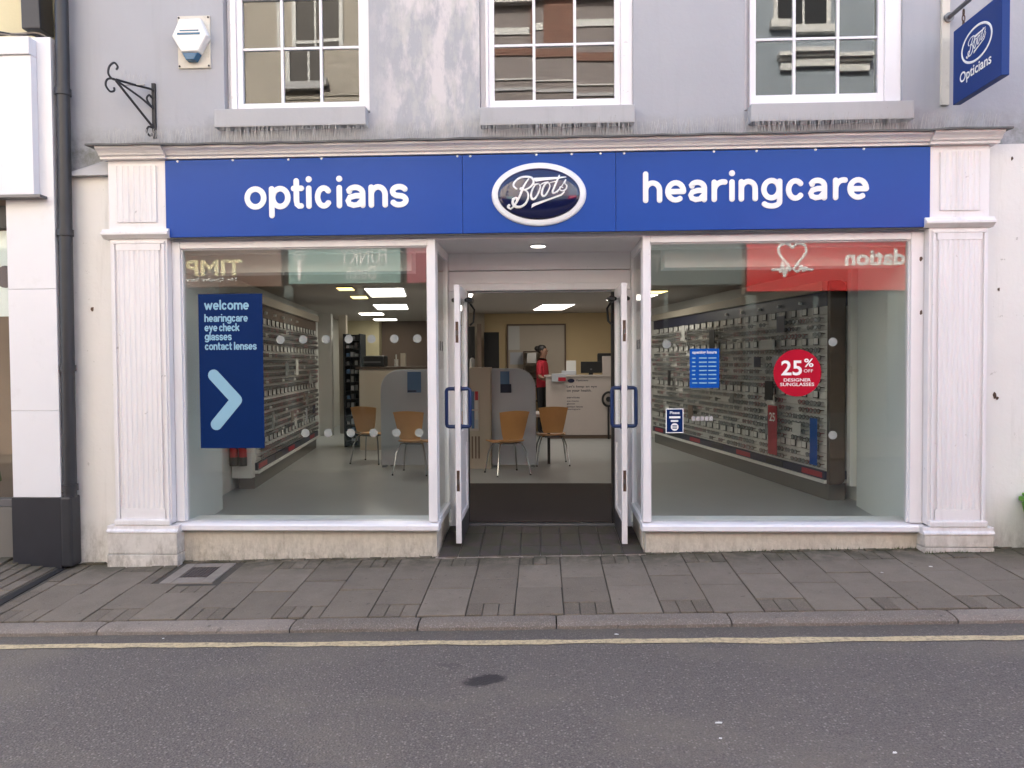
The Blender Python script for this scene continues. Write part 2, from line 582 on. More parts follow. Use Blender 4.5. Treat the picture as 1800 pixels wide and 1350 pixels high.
def tag(o, label=None, cat=None, group=None, kind=None):
    if label:
        o['label'] = label
    if cat:
        o['category'] = cat
    if group:
        o['group'] = group
    if kind:
        o['kind'] = kind
    return o

def thing(name, loc, label, cat, group=None, kind=None):
    o = bpy.data.objects.new(name, None)
    o.empty_display_size = .1
    col.objects.link(o)
    o.location = loc
    return tag(o, label, cat, group, kind)

def dup(root, loc, rz=None, label=None, parent=None):
    r = root.copy()
    col.objects.link(r)
    if loc is not None:
        r.location = loc
    if rz is not None:
        r.rotation_euler = (0, 0, rz)
    if label:
        r['label'] = label
    if parent:
        r.parent = parent
    for ch in root.children:
        c = ch.copy()
        col.objects.link(c)
        c.parent = r
        for g in ch.children:
            d = g.copy()
            col.objects.link(d)
            d.parent = c
    return r

def text(body, name, m, o, width=None, height=None, basis=XZ, parent=None, bold=0., ext=.0012, align='LEFT', em=None):
    cu = bpy.data.curves.new(name, 'FONT')
    cu.body = body
    cu.resolution_u = 3
    cu.offset = bold
    cu.extrude = .0
    ob = bpy.data.objects.new(name, cu)
    me0 = bpy.data.meshes.new_from_object(ob)
    vs = [v.co.copy() for v in me0.vertices]
    fs = [tuple(p.vertices) for p in me0.polygons]
    bpy.data.objects.remove(ob)
    bpy.data.curves.remove(cu)
    bpy.data.meshes.remove(me0)
    x0, x1 = min(v.x for v in vs), max(v.x for v in vs)
    y0, y1 = min(v.y for v in vs), max(v.y for v in vs)
    sx = sy = 1.
    if width:
        sx = width / (x1 - x0)
        sy = sx
    if height:
        sy = height / (y1 - y0)
        sx = sx if width else sy
    if em:
        sy, y0 = em, 0.
    shift = {'LEFT': 0., 'CENTER': -.5 * (x1 - x0) * sx, 'RIGHT': -(x1 - x0) * sx}[align]
    U, V, W = basis
    o = Vector(o)
    mb = MB()
    mb.v = [tuple(o + U * ((v.x - x0) * sx + shift) + V * ((v.y - y0) * sy) + W * ext) for v in vs]
    mb.f = fs
    mb.m = [0] * len(fs)
    return mb.build(name, m, parent)

def arc(cx, cy, rx, ry, a0, a1, n=14):
    return [(cx + rx * math.cos(math.radians(a0 + (a1 - a0) * i / n)), cy + ry * math.sin(math.radians(a0 + (a1 - a0) * i / n))) for i in range(n + 1)]

def ellipse(cx, cy, rx, ry, n=40):
    return arc(cx, cy, rx, ry, 0, 360, n)[:-1]

SLOPE = .0215
def gz(x, y):
    """height of the pavement (falls towards the kerb) and of the road, both rising to the right along the street"""
    if y > -1.42:
        return -.022 + SLOPE * x + .056 * max(y, -1.25)
    return -.138 + SLOPE * x
TILT = (math.atan(.056), -math.atan(SLOPE), 0)

# ------------------------------------------------------------------ road, kerb, pavement
mb = MB()
mb.face([(x, y, -.138 + SLOPE * x) for x, y in ((-60, -5.75), (60, -5.75), (60, -1.30), (-60, -1.30))])
road = mb.build('road', 'asphalt', kind='structure', label='worn purple-grey asphalt road with oil stains')
mb = MB()
n = 90
top, bot = [], []
r2 = random.Random(3)
for i in range(n + 1):
    x = -6.5 + 13 * i / n
    yc = -1.605 - .010 * x
    top.append((x, yc + .034 + r2.uniform(-.009, .009), -.134 + SLOPE * x))
    bot.append((x, yc - .034 + r2.uniform(-.012, .008) - (.022 if 1.15 < x < 1.45 else 0), -.134 + SLOPE * x))
for i in range(n):
    mb.face([bot[i], bot[i + 1], top[i + 1], top[i]])
mb.build('yellow_line', 'yellow', parent=road, label='worn cream-yellow painted line along the gutter')

ground = MB()
ground.face([(x, y, -.9 + SLOPE * x) for x, y in ((-300, -300), (300, -300), (300, 300), (-300, 300))])
ground.build('ground', 'concrete', kind='structure', label='ground beneath the street and buildings')

pav = MB()
pav.hull([(x, y, gz(x, y) - .25) for x, y in ((-7, -1.245), (7, -1.245), (7, .12), (-7, .12))],
         [(x, y, gz(x, y) - .010) for x, y in ((-7, -1.245), (7, -1.245), (7, .12), (-7, .12))])
pavement = pav.build('pavement', 'mortar', kind='structure', label='narrow paved footway of brown-grey slabs and setts')

def paver(name, w_, d_, h_, m, bev):
    b = MB().box(-w_ / 2, w_ / 2, -d_ / 2, d_ / 2, -h_, 0)
    o = b.build(name, m, bevel=bev, keep=True)
    me = o.data
    bpy.data.objects.remove(o)
    return me
PITCHX, X0 = .3125, .115
slab_me = paver('slab', .306, .485, .05, 'slab', .005)
sett_me = paver('sett', .098, .196, .05, 'sett', .006)
cover = (-2.86, -2.44, -.545, -.085)
def lay(name, me, x, y, jz=.003, lift=0.):
    o = bpy.data.objects.new(name, me)
    col.objects.link(o)
    o.parent = pavement
    p = wloc(pavement)
    o.location = (x - p.x, y - p.y, gz(x, y) + lift * (1 + y / 1.25) + rnd.uniform(-jz, jz) - p.z)
    o.rotation_euler = (TILT[0] + lift / 1.25 + rnd.gauss(0, .003), TILT[1] + rnd.gauss(0, .004), rnd.gauss(0, .004))
for k in range(-13, 16):
    xc = X0 + (k + .5) * PITCHX
    if xc < -3.72:
        continue
    ya = -.055
    seq = ['slab', 'slab', 'sett'] if k % 2 == 0 else ['sett', 'slab', 'slab']
    for sname in seq:
        d_ = .492 if sname == 'slab' else .203
        yc = ya - d_ / 2
        ya -= d_
        inside = lambda x, y, mx, my: cover[0] - mx < x < cover[1] + mx and cover[2] - my < y < cover[3] + my
        if sname == 'slab':
            if inside(xc, yc, .13, .2):
                for sx in (-1, 0, 1):
                    for sy in (-.146, .05, .246):
                        if not inside(xc + sx * .102, yc + sy - .05, .045, .09):
                            lay('sett', sett_me, xc + sx * .102, yc + sy - .05)
                continue
            lay('slab', slab_me, xc, yc)
        else:
            for sx in (-1, 0, 1):
                if not inside(xc + sx * .102, yc, .05, .1):
                    lay('sett', sett_me, xc + sx * .102, yc, .004)
# a soldier row of half setts against the shopfront, and the neighbour's block paving on the left
half_me = paver('sett', .0965, .045, .05, 'sett', .005)
for i in range(72):
    x = -3.7 + i * .102
    lay('sett', half_me, x, -.028, .004)
for i in range(9):
    for j in range(6):
        lay('sett', sett_me, -3.935 - i * .102, -.16 - j * .2 + (.1 if i % 2 else 0), .004, .010 + min(i, 4) * .016)
for j in range(6):
    lay('sett', sett_me, -3.70, -.16 - j * .2, .004)
mb = MB()
mb.hull([(x, y, gz(x, y) - .20) for x, y in ((-7, -1.24), (-3.86, -1.24), (-3.86, .1), (-7, .1))],
        [(-7, -1.24, gz(-7, -1.24) - .006), (-3.86, -1.24, gz(-3.86, -1.24) - .006), (-3.86, .1, gz(-3.86, .1) + .002), (-7, .1, gz(-7, .1) + .058)])
mb.build('bedding', 'mortar', pavement)
# utility cover and drain channel let into the paving
def onplane(x, y, dz=0.):
    return (x, y, gz(x, y) + dz)
def pslab(mb, x0, x1, y0, y1, h, t_=.04, mi=0, skew=0.):
    q = ((x0, y0), (x1, y0), (x1 + skew, y1), (x0 + skew, y1))
    mb.hull([onplane(x, y, h - t_) for x, y in q], [onplane(x, y, h) for x, y in q], mi)
cv = thing('utility_cover', onplane(-2.65, -.315), 'pale concrete utility cover with small ribbed iron lid by left pilaster', 'cover')
mb = MB()
pslab(mb, -2.85, -2.76, -.54, -.09, .002); pslab(mb, -2.54, -2.45, -.54, -.09, .002)
pslab(mb, -2.759, -2.541, -.54, -.42, .001); pslab(mb, -2.759, -2.541, -.17, -.09, .001)
mb.build('surround', 'concrete', cv, bevel=.006)
mb = MB()
pslab(mb, -2.757, -2.543, -.418, -.172, -.004)
lid = mb.build('lid', 'cover_iron', cv)
mb = MB()
for i in range(8):
    pslab(mb, -2.75 + i * .0262, -2.735 + i * .0262, -.41, -.18, .001, .006)
mb.build('rib', 'cover_iron', lid)
dr = MB()
pslab(dr, -3.835, -3.765, -1.235, -.10, -.004, .03, skew=-.05)
dr.build('drain_channel', 'rubber', label='dark slot drain channel across pavement by the neighbouring shop', cat='drain')

kerb = thing('kerb', onplane(0, -1.31), 'line of worn granite kerb stones beside the gutter', None, kind='structure')
kx = [-7., -5.6, -4.4, -3.62, -2.82, -1.59, -.79, .067, 1.13, 2.47, 3.5, 4.6, 5.8, 7.]
kr = random.Random(5)
for a, b in zip(kx, kx[1:]):
    nseg = max(8, int((b - a) / .05))
    rings = []
    for i in range(nseg + 1):
        x = a + .005 + (b - a - .010) * i / nseg
        e = .006 if i in (0, nseg) else 0.
        wob, wz = kr.uniform(-.006, .006), kr.uniform(-.004, .003)
        zt = -.022 + SLOPE * x + .056 * -1.245 - .004
        prof = [(-1.252, -.2), (-1.252, -e), (-1.33, -.002 - e + wz * .5), (-1.366 + wob * .5, -.007 - e + wz), (-1.388 + wob + e, -.024 + wz), (-1.394 + wob + e, -.06), (-1.395, -.2)]
        rings.append([(x, y, zt + z) for y, z in prof])
    mb = MB()
    mb.skin(rings)
    mb.build('kerb_stone', 'kerb', kerb, smooth=True)

# far footway (behind the camera, seen only as reflection)
mb = MB()
q = ((-40, -9.2), (40, -9.2), (40, -5.75), (-40, -5.75))
mb.hull([(x, y, -.4 + SLOPE * x) for x, y in q], [(x, y, -.09 + SLOPE * x) for x, y in q])
mb.build('far_pavement', 'slab', kind='structure', label='pavement on the opposite side of the street')
# pavements continuing along the shop side beyond the built slabs
for (a, b) in ((-40, -7.001), (7.001, 40)):
    mb = MB()
    q = ((a, -1.39), (b, -1.39), (b, .1), (a, .1))
    mb.hull([(x, y, -.4 + SLOPE * x) for x, y in q], [(x, y, -.092 + SLOPE * x) for x, y in q])
    mb.build('pavement_end', 'slab', kind='structure', label='further pavement along the street')

# ------------------------------------------------------------------ the shop building
shop = thing('shop_building', (0, 0, 0), 'grey rendered shop building with white pilasters, blue fascia and two display windows', 'building')
TOP = 8.9
XL, XR = -3.79, 3.95
# (frame x0, x1, glass x0, x1, muntins, sill x0, x1, sill z0, z1, glass bottom, bar z)
WIN = [(-2.475, -1.372, -2.385, -1.452, (-2.070, -1.757), -2.567, -1.372, 3.35, 3.495, 3.575, 4.005),
       (-.445, .690, -.378, .562, (-.066, .254), -.485, .703, 3.325, 3.465, 3.557, 3.987),
       (1.600, 2.735, 1.652, 2.580, (1.948, 2.281), 1.580, 2.795, 3.312, 3.452, 3.556, 3.986)]
WTOP = 5.30
mb = MB()
xs = [XL]
for W_ in WIN:
    xs += [W_[0] - .045, W_[1] + .012]
xs.append(XR)
for i in range(0, len(xs), 2):
    mb.box(xs[i], xs[i + 1], 0, .30, 3.0, TOP)
for W_ in WIN:
    mb.box(W_[0] - .045, W_[1] + .012, 0, .30, 3.0, W_[8] - .03)
    mb.box(W_[0] - .045, W_[1] + .012, 0, .30, WTOP, TOP)
wall = mb.build('wall', 'upper', shop, label='lilac-grey rendered upper wall with bleached patches')
mb = MB()
mb.box(XL, XR, .31, 12.9, TOP - .25, TOP)
mb.box(-4.9, XR + 1, 12.6, 12.9, -.3, TOP - .26)
mb.box(XL - 1.1, XL - .8, 1.0, 12.59, 3.0, TOP - .26)
mb.box(XR, XR + .3, .31, 12.59, -.3, TOP - .26)
mb.build('rear_structure', 'cream_nb', shop)
mb = MB()
mb.box(XL - 1.1, XR, .305, 12.59, 2.75, 2.95)
mb.box(XL, XR, 3.4, 3.5, 2.96, TOP - .26)
mb.box(-3.75, -3.7, .31, 3.39, 2.96, TOP - .26)
mb.build('upper_floor', 'brown_wall', shop)
# painted masonry either side of the pilasters
mb = MB()
mb.box(XL, -3.43, -.015, .28, -.3, 3.0)
mb.build('wall', 'cream_wall', shop, label='cream painted masonry strip left of the pilaster')
mb = MB()
mb.box(3.36, XR, -.015, .28, -.3, 3.13)
mb.build('wall', 'cream_wall', shop, label='cream painted masonry right of the pilaster')
# lead capping of the strip, sloping up to the cornice
mb = MB()
mb.hull([(-3.80, -.075, 3.001), (-3.43, -.075, 3.001), (-3.43, -.002, 3.001), (-3.80, -.002, 3.001)], [(-3.80, -.070, 3.012), (-3.44, -.03, 3.13), (-3.44, -.002, 3.15), (-3.80, -.002, 3.03)])
mb.build('flashing', 'sill_grey', shop)

for W_ in WIN:
    x0, x1, g0, g1, mu, s0, s1, sz0, sz1, gb, bz = W_
    yf = .055
    gt = WTOP - .09
    mid = (gb + gt) / 2 + .02
    fr = MB()
    fr.box(x0 - .044, x0 - .001, yf + .02, yf + .10, sz1, WTOP)
    fr.box(x0, g0 - .046, yf - .03, yf + .10, sz1, WTOP)
    fr.box(g1 + .046, x1 + .011, yf - .03, yf + .10, sz1, WTOP)
    fr.box(g0 - .045, g1 + .045, yf - .03, yf + .10, gt + .046, WTOP)
    fr.box(x0 + .03, x1 - .02, yf - .055, yf + .10, sz1 - .002, sz1 + .026)
    win = fr.build('window', 'white_frame', shop, bevel=.004)
    sash = MB()
    sash.box(g0 - .045, g0, yf - .012, yf + .03, sz1 + .027, gt + .045)
    sash.box(g1, g1 + .045, yf - .012, yf + .03, sz1 + .027, gt + .045)
    sash.box(g0 - .0005, g1 + .0005, yf - .010, yf + .03, sz1 + .027, gb)
    sash.box(g0 - .0005, g1 + .0005, yf - .010, yf + .03, gt, gt + .045)
    sash.box(g0 - .0005, g1 + .0005, yf - .010, yf + .03, mid - .022, mid + .022)
    sash.build('sash', 'white_frame', win, bevel=.003)
    for x in mu:
        MB().box(x - .011, x + .011, yf - .002, yf + .03, gb, mid - .022).build('glazing_bar', 'white_frame', win, bevel=.003)
        MB().box(x - .011, x + .011, yf - .002, yf + .03, mid + .022, gt).build('glazing_bar', 'white_frame', win, bevel=.003)
    cxs = [g0, mu[0], mu[1], g1]
    for i in range(3):
        xa, xb = cxs[i] + (.011 if i else 0), cxs[i + 1] - (.011 if i < 2 else 0)
        for zz in (bz, mid + .022 + (gt - mid) / 2):
            MB().box(xa, xb, yf, yf + .028, zz - .010, zz + .010).build('glazing_bar', 'white_frame', win, bevel=.003)
        for za, zb in ((gb, bz - .01), (bz + .01, mid - .022), (mid + .022, mid + .012 + (gt - mid) / 2), (mid + .032 + (gt - mid) / 2, gt)):
            t1, t2 = rnd.gauss(0, .0012), rnd.gauss(0, .0012)
            p = MB()
            p.hull([(xa, yf + .012 + t1, za), (xb, yf + .012 - t1, za), (xb, yf + .016 - t1, za), (xa, yf + .016 + t1, za)],
                   [(xa, yf + .012 + t1 + t2, zb), (xb, yf + .012 - t1 + t2, zb), (xb, yf + .016 - t1 + t2, zb), (xa, yf + .016 + t1 + t2, zb)])
            p.build('pane', 'oldglass', win)
    MB().box(s0, s1, -.095, .05, sz0, sz1 - .003).build('sill', 'sill_grey', win, bevel=.008)
    # a pale roller blind behind the upper sash
    MB().box(g0 - .04, g1 + .04, .22, .225, mid + .1, WTOP).build('blind', 'beige', win)

# pilasters
def pilaster(x0, x1, px0, px1, gnd, split):
    lo = .235
    p = MB()
    p.box(x0, x1, -.085, .02, lo, 2.492)
    pil = p.build('pilaster', 'white_wood', shop, bevel=.004)
    a, b = x0 + .055, x1 - .05
    # raised panel moulding
    for (u0, u1, v0, v1) in ((a - .034, a - .012, lo + .01, 2.45), (b + .012, b + .034, lo + .01, 2.45)):
        MB().box(u0, u1, -.102, -.084, v0, v1).build('moulding', 'white_wood', pil, bevel=.006)
    MB().box(a - .034, b + .034, -.103, -.084, 2.451, 2.474).build('moulding', 'white_wood', pil, bevel=.006)
    MB().box(a - .05, b + .05, -.125, -.084, lo - .012, lo + .036).build('moulding', 'white_wood', pil, bevel=.010)
    # fluted shaft: concave grooves cut in one board
    def fluted(z0, z1, ya, nf, A, B):
        wf = (B - A) / nf
        prof = [(A, ya + .016), (A, ya)]
        for i in range(nf):
            c = A + (i + .5) * wf
            prof += [(c + .36 * wf * math.sin(math.radians(t)), ya + .0065 * math.cos(math.radians(t))) for t in range(-90, 91, 18)]
        prof += [(B, ya), (B, ya + .018)]
        m = MB()
        m.prism(prof, 'z', z0, z1)
        return m
    fl = fluted(lo + .12, 2.40, -.101, 8, a + .012, b - .012)
    fl.box(a, b, -.1005, -.084, lo + .0365, lo + .1195)
    fl.box(a, b, -.1005, -.084, 2.4005, 2.4505)
    fl.build('fluted_shaft', 'white_wood', pil)
    # capital band
    m = MB()
    m.prism([(.0, 2.492), (-.10, 2.492), (-.118, 2.507), (-.140, 2.520), (-.140, 2.540), (-.122, 2.546), (-.115, 2.566), (0, 2.566)], 'x', x0 - .045, x1 + .03)
    m.build('capital', 'white_wood', pil, bevel=.003)
    # upper block beside the fascia
    ub = MB().box(x0, x1, -.092, .02, 2.567, 3.105)
    ub.build('fascia_block', 'white_wood', pil, bevel=.004)
    fluted(2.62, 3.06, -.108, 7, a + .015, b - .02).build('fluted_block', 'white_wood', pil)
    # plinth
    m = MB()
    m.box(px0, px1, -.135, .02, gnd - .1, split)
    m.box(px0 + .004, px1 - .004, -.132, .02, split + .004, .165)
    pl = m.build('plinth', 'plinth', pil, bevel=.006)
    MB().prism([(0, .166), (-.137, .166), (-.137, .180), (-.120, .196), (-.118, .222), (0, .222)], 'x', px0 - .004, px1 + .004).build('plinth_cap', 'white_wood', pil, bevel=.004)
pilaster(-3.425, -2.965, -3.475, -2.905, -.09, -.005)
pilaster(2.915, 3.352, 2.875, 3.395, .04, .07)

# cornice over the fascia, breaking forward over each pilaster
def cornice(x0, x1, d, name='cornice'):
    pr = [(0.02, 3.106), (-.112 - d, 3.106), (-.114 - d, 3.124), (-.134 - d, 3.130), (-.140 - d, 3.142), (-.156 - d, 3.158), (-.182 - d, 3.172), (-.186 - d, 3.192), (.02, 3.192)]
    return MB().prism(pr, 'x', x0, x1).build(name, 'white_wood', shop, bevel=.002)
cornice(-2.938, 2.893, 0.)
cornice(-3.46, -2.94, .03)
cornice(2.895, 3.40, .03)
mb = MB()
n = 60
rings = []
for i in range(n + 1):
    x = -3.52 + 6.96 * i / n
    ff = -.240 if x < -2.93 or x > 2.89 else -.212
    ff += kr.uniform(-.006, .004)
    zz = kr.uniform(-.003, .004)
    rings.append([(x, ff, 3.186 + zz), (x, ff, 3.199 + zz), (x, -.05, 3.216 + zz), (x, -.003, 3.232), (x, -.003, 3.194)])
mb.skin(rings)
mb.build('ledge_flashing', 'lead', shop, smooth=True)

# shopfront backing above the windows, stallrisers
mb = MB()
mb.box(-2.964, 2.914, .0, .26, 2.478, 3.05)
mb.build('fascia_backing', 'white_frame', shop)
SILL0, SILL1 = .165, .236
for (x0, x1, g0, g1, tag_) in ((-2.960, -.850, -2.895, -.914, 'left'), (.770, 2.905, .827, 2.815, 'right')):
    m = MB()
    m.hull([(x, y, gz(x, 0) - .15) for x, y in ((x0 + .02, -.005), (x1 - .01, -.005), (x1 - .01, .16), (x0 + .02, .16))],
           [(x, y, SILL0) for x, y in ((x0 + .02, -.005), (x1 - .01, -.005), (x1 - .01, .16), (x0 + .02, .16))])
    m.build('stallriser', 'stall', shop, bevel=.004)
    fr = MB()
    GT = 2.42
    fr.box(x0, g0, -.02, .075, SILL1, GT + .055)
    fr.box(g1, x1, -.02, .075, SILL1, GT + .055)
    fr.box(g0 + .0005, g1 - .0005, -.018, .075, GT, GT + .0545)
    sw = fr.build('shop_window', 'white_frame', shop, bevel=.005, label='large %s display window with white frame' % tag_)
    MB().prism([(.10, SILL0 + .001), (-.05, SILL0 + .001), (-.062, SILL0 + .012), (-.062, SILL0 + .046), (-.045, SILL1 - .012), (.10, SILL1)], 'x', x0 - .012, x1 + .012).build('sill', 'white_frame', sw, bevel=.003)
    bead = MB()
    for a, b in ((g0, g0 + .010), (g1 - .010, g1)):
        bead.box(a, b, .005, .024, SILL1 + .0005, GT - .0005)
    bead.box(g0 + .0105, g1 - .0105, .006, .024, GT - .010, GT - .0005)
    bead.build('bead', 'white_frame', sw)
    MB().box(g0 + .001, g1 - .001, .026, .034, SILL1 + .001, GT - .001).build('pane', 'glass', sw)
    m = MB()
    dots = []
    if tag_ == 'left':
        dots = [(-2.112 + .184 * k, 1.692) for k in range(7)] + [(-1.92 + .184 * k, .941) for k in range(6)]
    else:
        dots = [(2.247, 1.640), (2.250, .912), (.963, 1.632)]
    for dx, dz in dots:
        m = MB().prism(ellipse(dx, dz, .034, .034, 18), 'y', .0355, .0365)
        m.build('frosted_dot', 'frosted', sw)
# jamb strips between frame and pilasters
MB().box(-2.964, -2.961, -.012, .07, .165, 2.477).build('jamb', 'white_frame', shop)
MB().box(2.906, 2.914, -.012, .07, .165, 2.477).build('jamb', 'white_frame', shop)

# ------------------------------------------------------------------ recessed entrance
lobby = MB()
DY = .80
q = ((-.868, -.05), (.788, -.05), (.788, DY), (-.868, DY))
hz = lambda x, y: gz(x, 0) * max(0, 1 - max(0, y) / .45) + .028 * min(1, max(0, y) / .45) + .004
lobby.hull([(x, y, -.3) for x, y in q], [(x, y, hz(x, y) - .006) for x, y in q])
lobbyo = lobby.build('entrance_floor', 'grout', kind='structure', label='sloping entrance floor of dark quarry tiles')
tw, td = .1625, .298
tr_ = random.Random(9)
for i in range(10):
    for j in range(3):
        x0 = -.846 + i * tw
        y1 = .775 - j * td
        y0 = max(y1 - td + .007, -.045)
        x1 = min(x0 + tw - .007, .785)
        m = MB()
        qq = ((x0, y0), (x1, y0), (x1, y1), (x0, y1))
        dz = tr_.uniform(-.0008, .0008)
        m.hull([(x, y, hz(x, y) - .005) for x, y in qq], [(x, y, hz(x, y) + .002 + dz) for x, y in qq])
        m.build('floor_tile', 'tile', lobbyo)
MB().box(-.72, .62, DY - .02, DY + .05, -.02, .052).build('threshold', 'steel_grey', shop, bevel=.004)
# soffit, header
MB().box(-.92, .835, .001, DY + .16, 2.470, 2.4775).build('soffit', 'white_frame', shop)
hd = MB()
hd.box(-.848, .768, DY + .0, DY + .10, 2.318, 2.469)
hd.box(-.848, .768, DY + .01, DY + .10, 2.20, 2.312)
hd.box(-.848, .768, DY - .01, DY + .12, 2.137, 2.199)
hd.build('door_header', 'white_frame', shop, bevel=.004)
MB().box(-.70, .60, DY + .02, DY + .07, 2.118, 2.1365).build('door_track', 'steel_grey', shop)
lamp = thing('lobby_downlight', (-.045, .36, 2.46), 'round recessed downlight in the entrance soffit', 'light')
m = MB()
m.prism([( -.045 + .075 * math.cos(a), .36 + .075 * math.sin(a)) for a in [i * math.pi / 14 for i in range(28)]], 'z', 2.458, 2.4695)
m.build('bezel', 'white_panel', lamp, bevel=.003)
m = MB()
m.prism([( -.045 + .060 * math.cos(a), .36 + .060 * math.sin(a)) for a in [i * math.pi / 14 for i in range(28)]], 'z', 2.4535, 2.4575)
m.build('diffuser', 'lobby_lamp', lamp)

for sgn, xg, xn, side in ((-1, -.872, -.735, 'left'), (1, .792, .655, 'right')):
    # return window of the lobby
    f_ = MB()
    xa, xb = xg - .022, xg + .022
    f_.box(xa, xb, .0765, .11, .2, 2.469)
    f_.box(xa, xb, DY - .05, DY + .02, .2, 2.469)
    f_.box(xa, xb, .1105, DY - .0505, 2.40, 2.469)
    f_.box(xa - .01, xb + .01, .0765, DY - .0505, .19, .25)
    rw = f_.build('return_window', 'white_frame', shop, bevel=.004, label='narrow %s return window of the entrance' % side)
    MB().box(xg - .004, xg + .004, .111, DY - .051, .251, 2.399).build('pane', 'glass', rw)
    MB().box(xg - .014, xg + .014, .0765, DY - .0505, -.1, .189).build('riser', 'stall', rw)
    for yy in (.36, .50):
        MB().box(xg - .006, xg + .006, yy, yy + .018, 1.60, 1.68).build('sticker', 'black', rw)
    # nib between return window and door frame
    MB().box(min(xg - sgn * .022, xn), max(xg - sgn * .022, xn), DY + .0, DY + .08, .0, 2.136).build('door_nib', 'white_frame', shop, bevel=.003)
    MB().box(min(xn, xn - sgn * .055), max(xn, xn - sgn * .055), DY + .03, DY + .10, .03, 2.117).build('door_jamb', 'rubber', shop)
    # door leaf, standing open at right angles to the front
    x0, x1 = (-.726, -.681) if sgn < 0 else (.622, .667)
    ya, yb, za, zb = .155, .785, .022, 2.130
    d = MB()
    d.box(x0, x1, ya, ya + .085, za, zb)
    d.box(x0, x1, yb - .085, yb, za, zb)
    d.box(x0 + .0005, x1 - .0005, ya + .0855, yb - .0855, zb - .10, zb)
    d.box(x0 + .0005, x1 - .0005, ya + .0855, yb - .0855, .80, .93)
    d.box(x0 + .0005, x1 - .0005, ya + .0855, yb - .0855, za, .24)
    door = d.build('door', 'white_frame', shop, bevel=.004, label='white %s entrance door leaf standing open' % side)
    MB().box((x0 + x1) / 2 - .003, (x0 + x1) / 2 + .003, ya + .086, yb - .086, .931, zb - .101).build('pane', 'glass', door)
    MB().box(x0 + .014, x1 - .014, ya + .086, yb - .086, .241, .799).build('panel', 'white_frame', door)
    xi = x1 if sgn < 0 else x0
    s2 = 1 if sgn < 0 else -1
    MB().box(min(xi, xi + s2 * .002), max(xi, xi + s2 * .002), ya + .02, yb - .01, za + .005, .20).build('kick_plate', 'kick', door)
    for (l0, l1) in ((1.66, 1.83), (.45, .62)):
        MB().box((x0 + x1) / 2 - .012, (x0 + x1) / 2 + .012, ya - .002, ya - .0002, l0, l1).build('lock_plate', 'brass', door, bevel=.0006)
        MB().box((x0 + x1) / 2 - .005, (x0 + x1) / 2 + .005, ya - .006, ya - .0022, l0 + .06, l0 + .10).build('lock_bolt', 'metal', door)
    for s3, xf in ((-1, x0), (1, x1)):
        hy = ya + .045
        h = MB()
        pts = [(xf, hy, 1.285), (xf + s3 * .055, hy, 1.285), (xf + s3 * .068, hy, 1.280), (xf + s3 * .074, hy, 1.265), (xf + s3 * .074, hy, 1.125),
               (xf + s3 * .074, hy, .995), (xf + s3 * .068, hy, .980), (xf + s3 * .055, hy, .975), (xf, hy, .975)]
        h.tube(pts, .0155, 10)
        h.cyl((xf, hy, 1.285), (xf + s3 * .006, hy, 1.285), .024, seg=14)
        h.cyl((xf, hy, .975), (xf + s3 * .006, hy, .975), .024, seg=14)
        h.build('handle', 'handle', door, smooth=True)
    # overhead closer
    c = MB()
    c.tube([(xi + s2 * .02, yb - .06, 2.03), (xi + s2 * .05, yb - .16, 2.035), (xi + s2 * .05, yb - .33, 2.03), (xi + s2 * .02, yb - .36, 2.025)], [.016, .026, .026, .014], 8)
    c.tube([(xi - s2 * .09, yb - .3, 2.03), (xi - s2 * .06, yb - .34, 2.03)], [.018, .024], 8)
    c.tube([(xi + s2 * .03, yb - .02, 2.02), (xi + s2 * .06, yb + .03, 1.97), (xi + s2 * .05, yb + .04, 1.86), (xi + s2 * .02, yb + .03, 1.83)], .010, 6)
    c.build('closer', 'black', door, smooth=True)

for (x, z, r) in ((-3.62, 1.95, .014), (-3.43, 2.99, .008), (3.47, 2.03, .010), (3.45, 1.22, .016), (3.47, 1.20, .010), (3.56, 3.02, .010), (2.885, 2.27, .014), (2.89, 1.86, .012)):
    mm = MB().prism([(x + r * math.cos(a) * rnd.uniform(.6, 1.2), z + 1.5 * r * math.sin(a) * rnd.uniform(.6, 1.2)) for a in [k * math.pi / 5 for k in range(10)]], 'y', -.0205, -.0155)
    mm.build('rust_hole', 'brass', shop)

# ------------------------------------------------------------------ fascia sign
sign = thing('fascia_sign', (-.03, -.1, 2.497), 'long blue fascia sign reading opticians and hearingcare with oval emblem', 'sign')
SY = -.10
for a, b in ((-2.962, -.623), (-.620, .555), (.558, 2.912)):
    MB().box(a, b, SY, -.002, 2.4975, 3.098).build('panel', 'blue', sign, bevel=.003)
MB().box(-2.962, 2.912, SY + .012, SY + .03, 2.488, 2.497).build('bottom_trim', 'lead', sign)
for x, dz in ((-2.86, .004), (-2.42, .010), (-1.98, .002), (-1.72, .012), (-.66, .006), (-.56, .004), (-.05, .010), (.22, .006), (.44, .010), (.62, .002), (1.30, .008), (1.62, .004), (2.06, .008), (2.42, .006)):
    MB().cyl((x, SY + .002, 3.088 + dz * .3), (x, SY - .006, 3.088 + dz * .3), .011, .008, 8).build('fixing_cap', 'letter', sign)

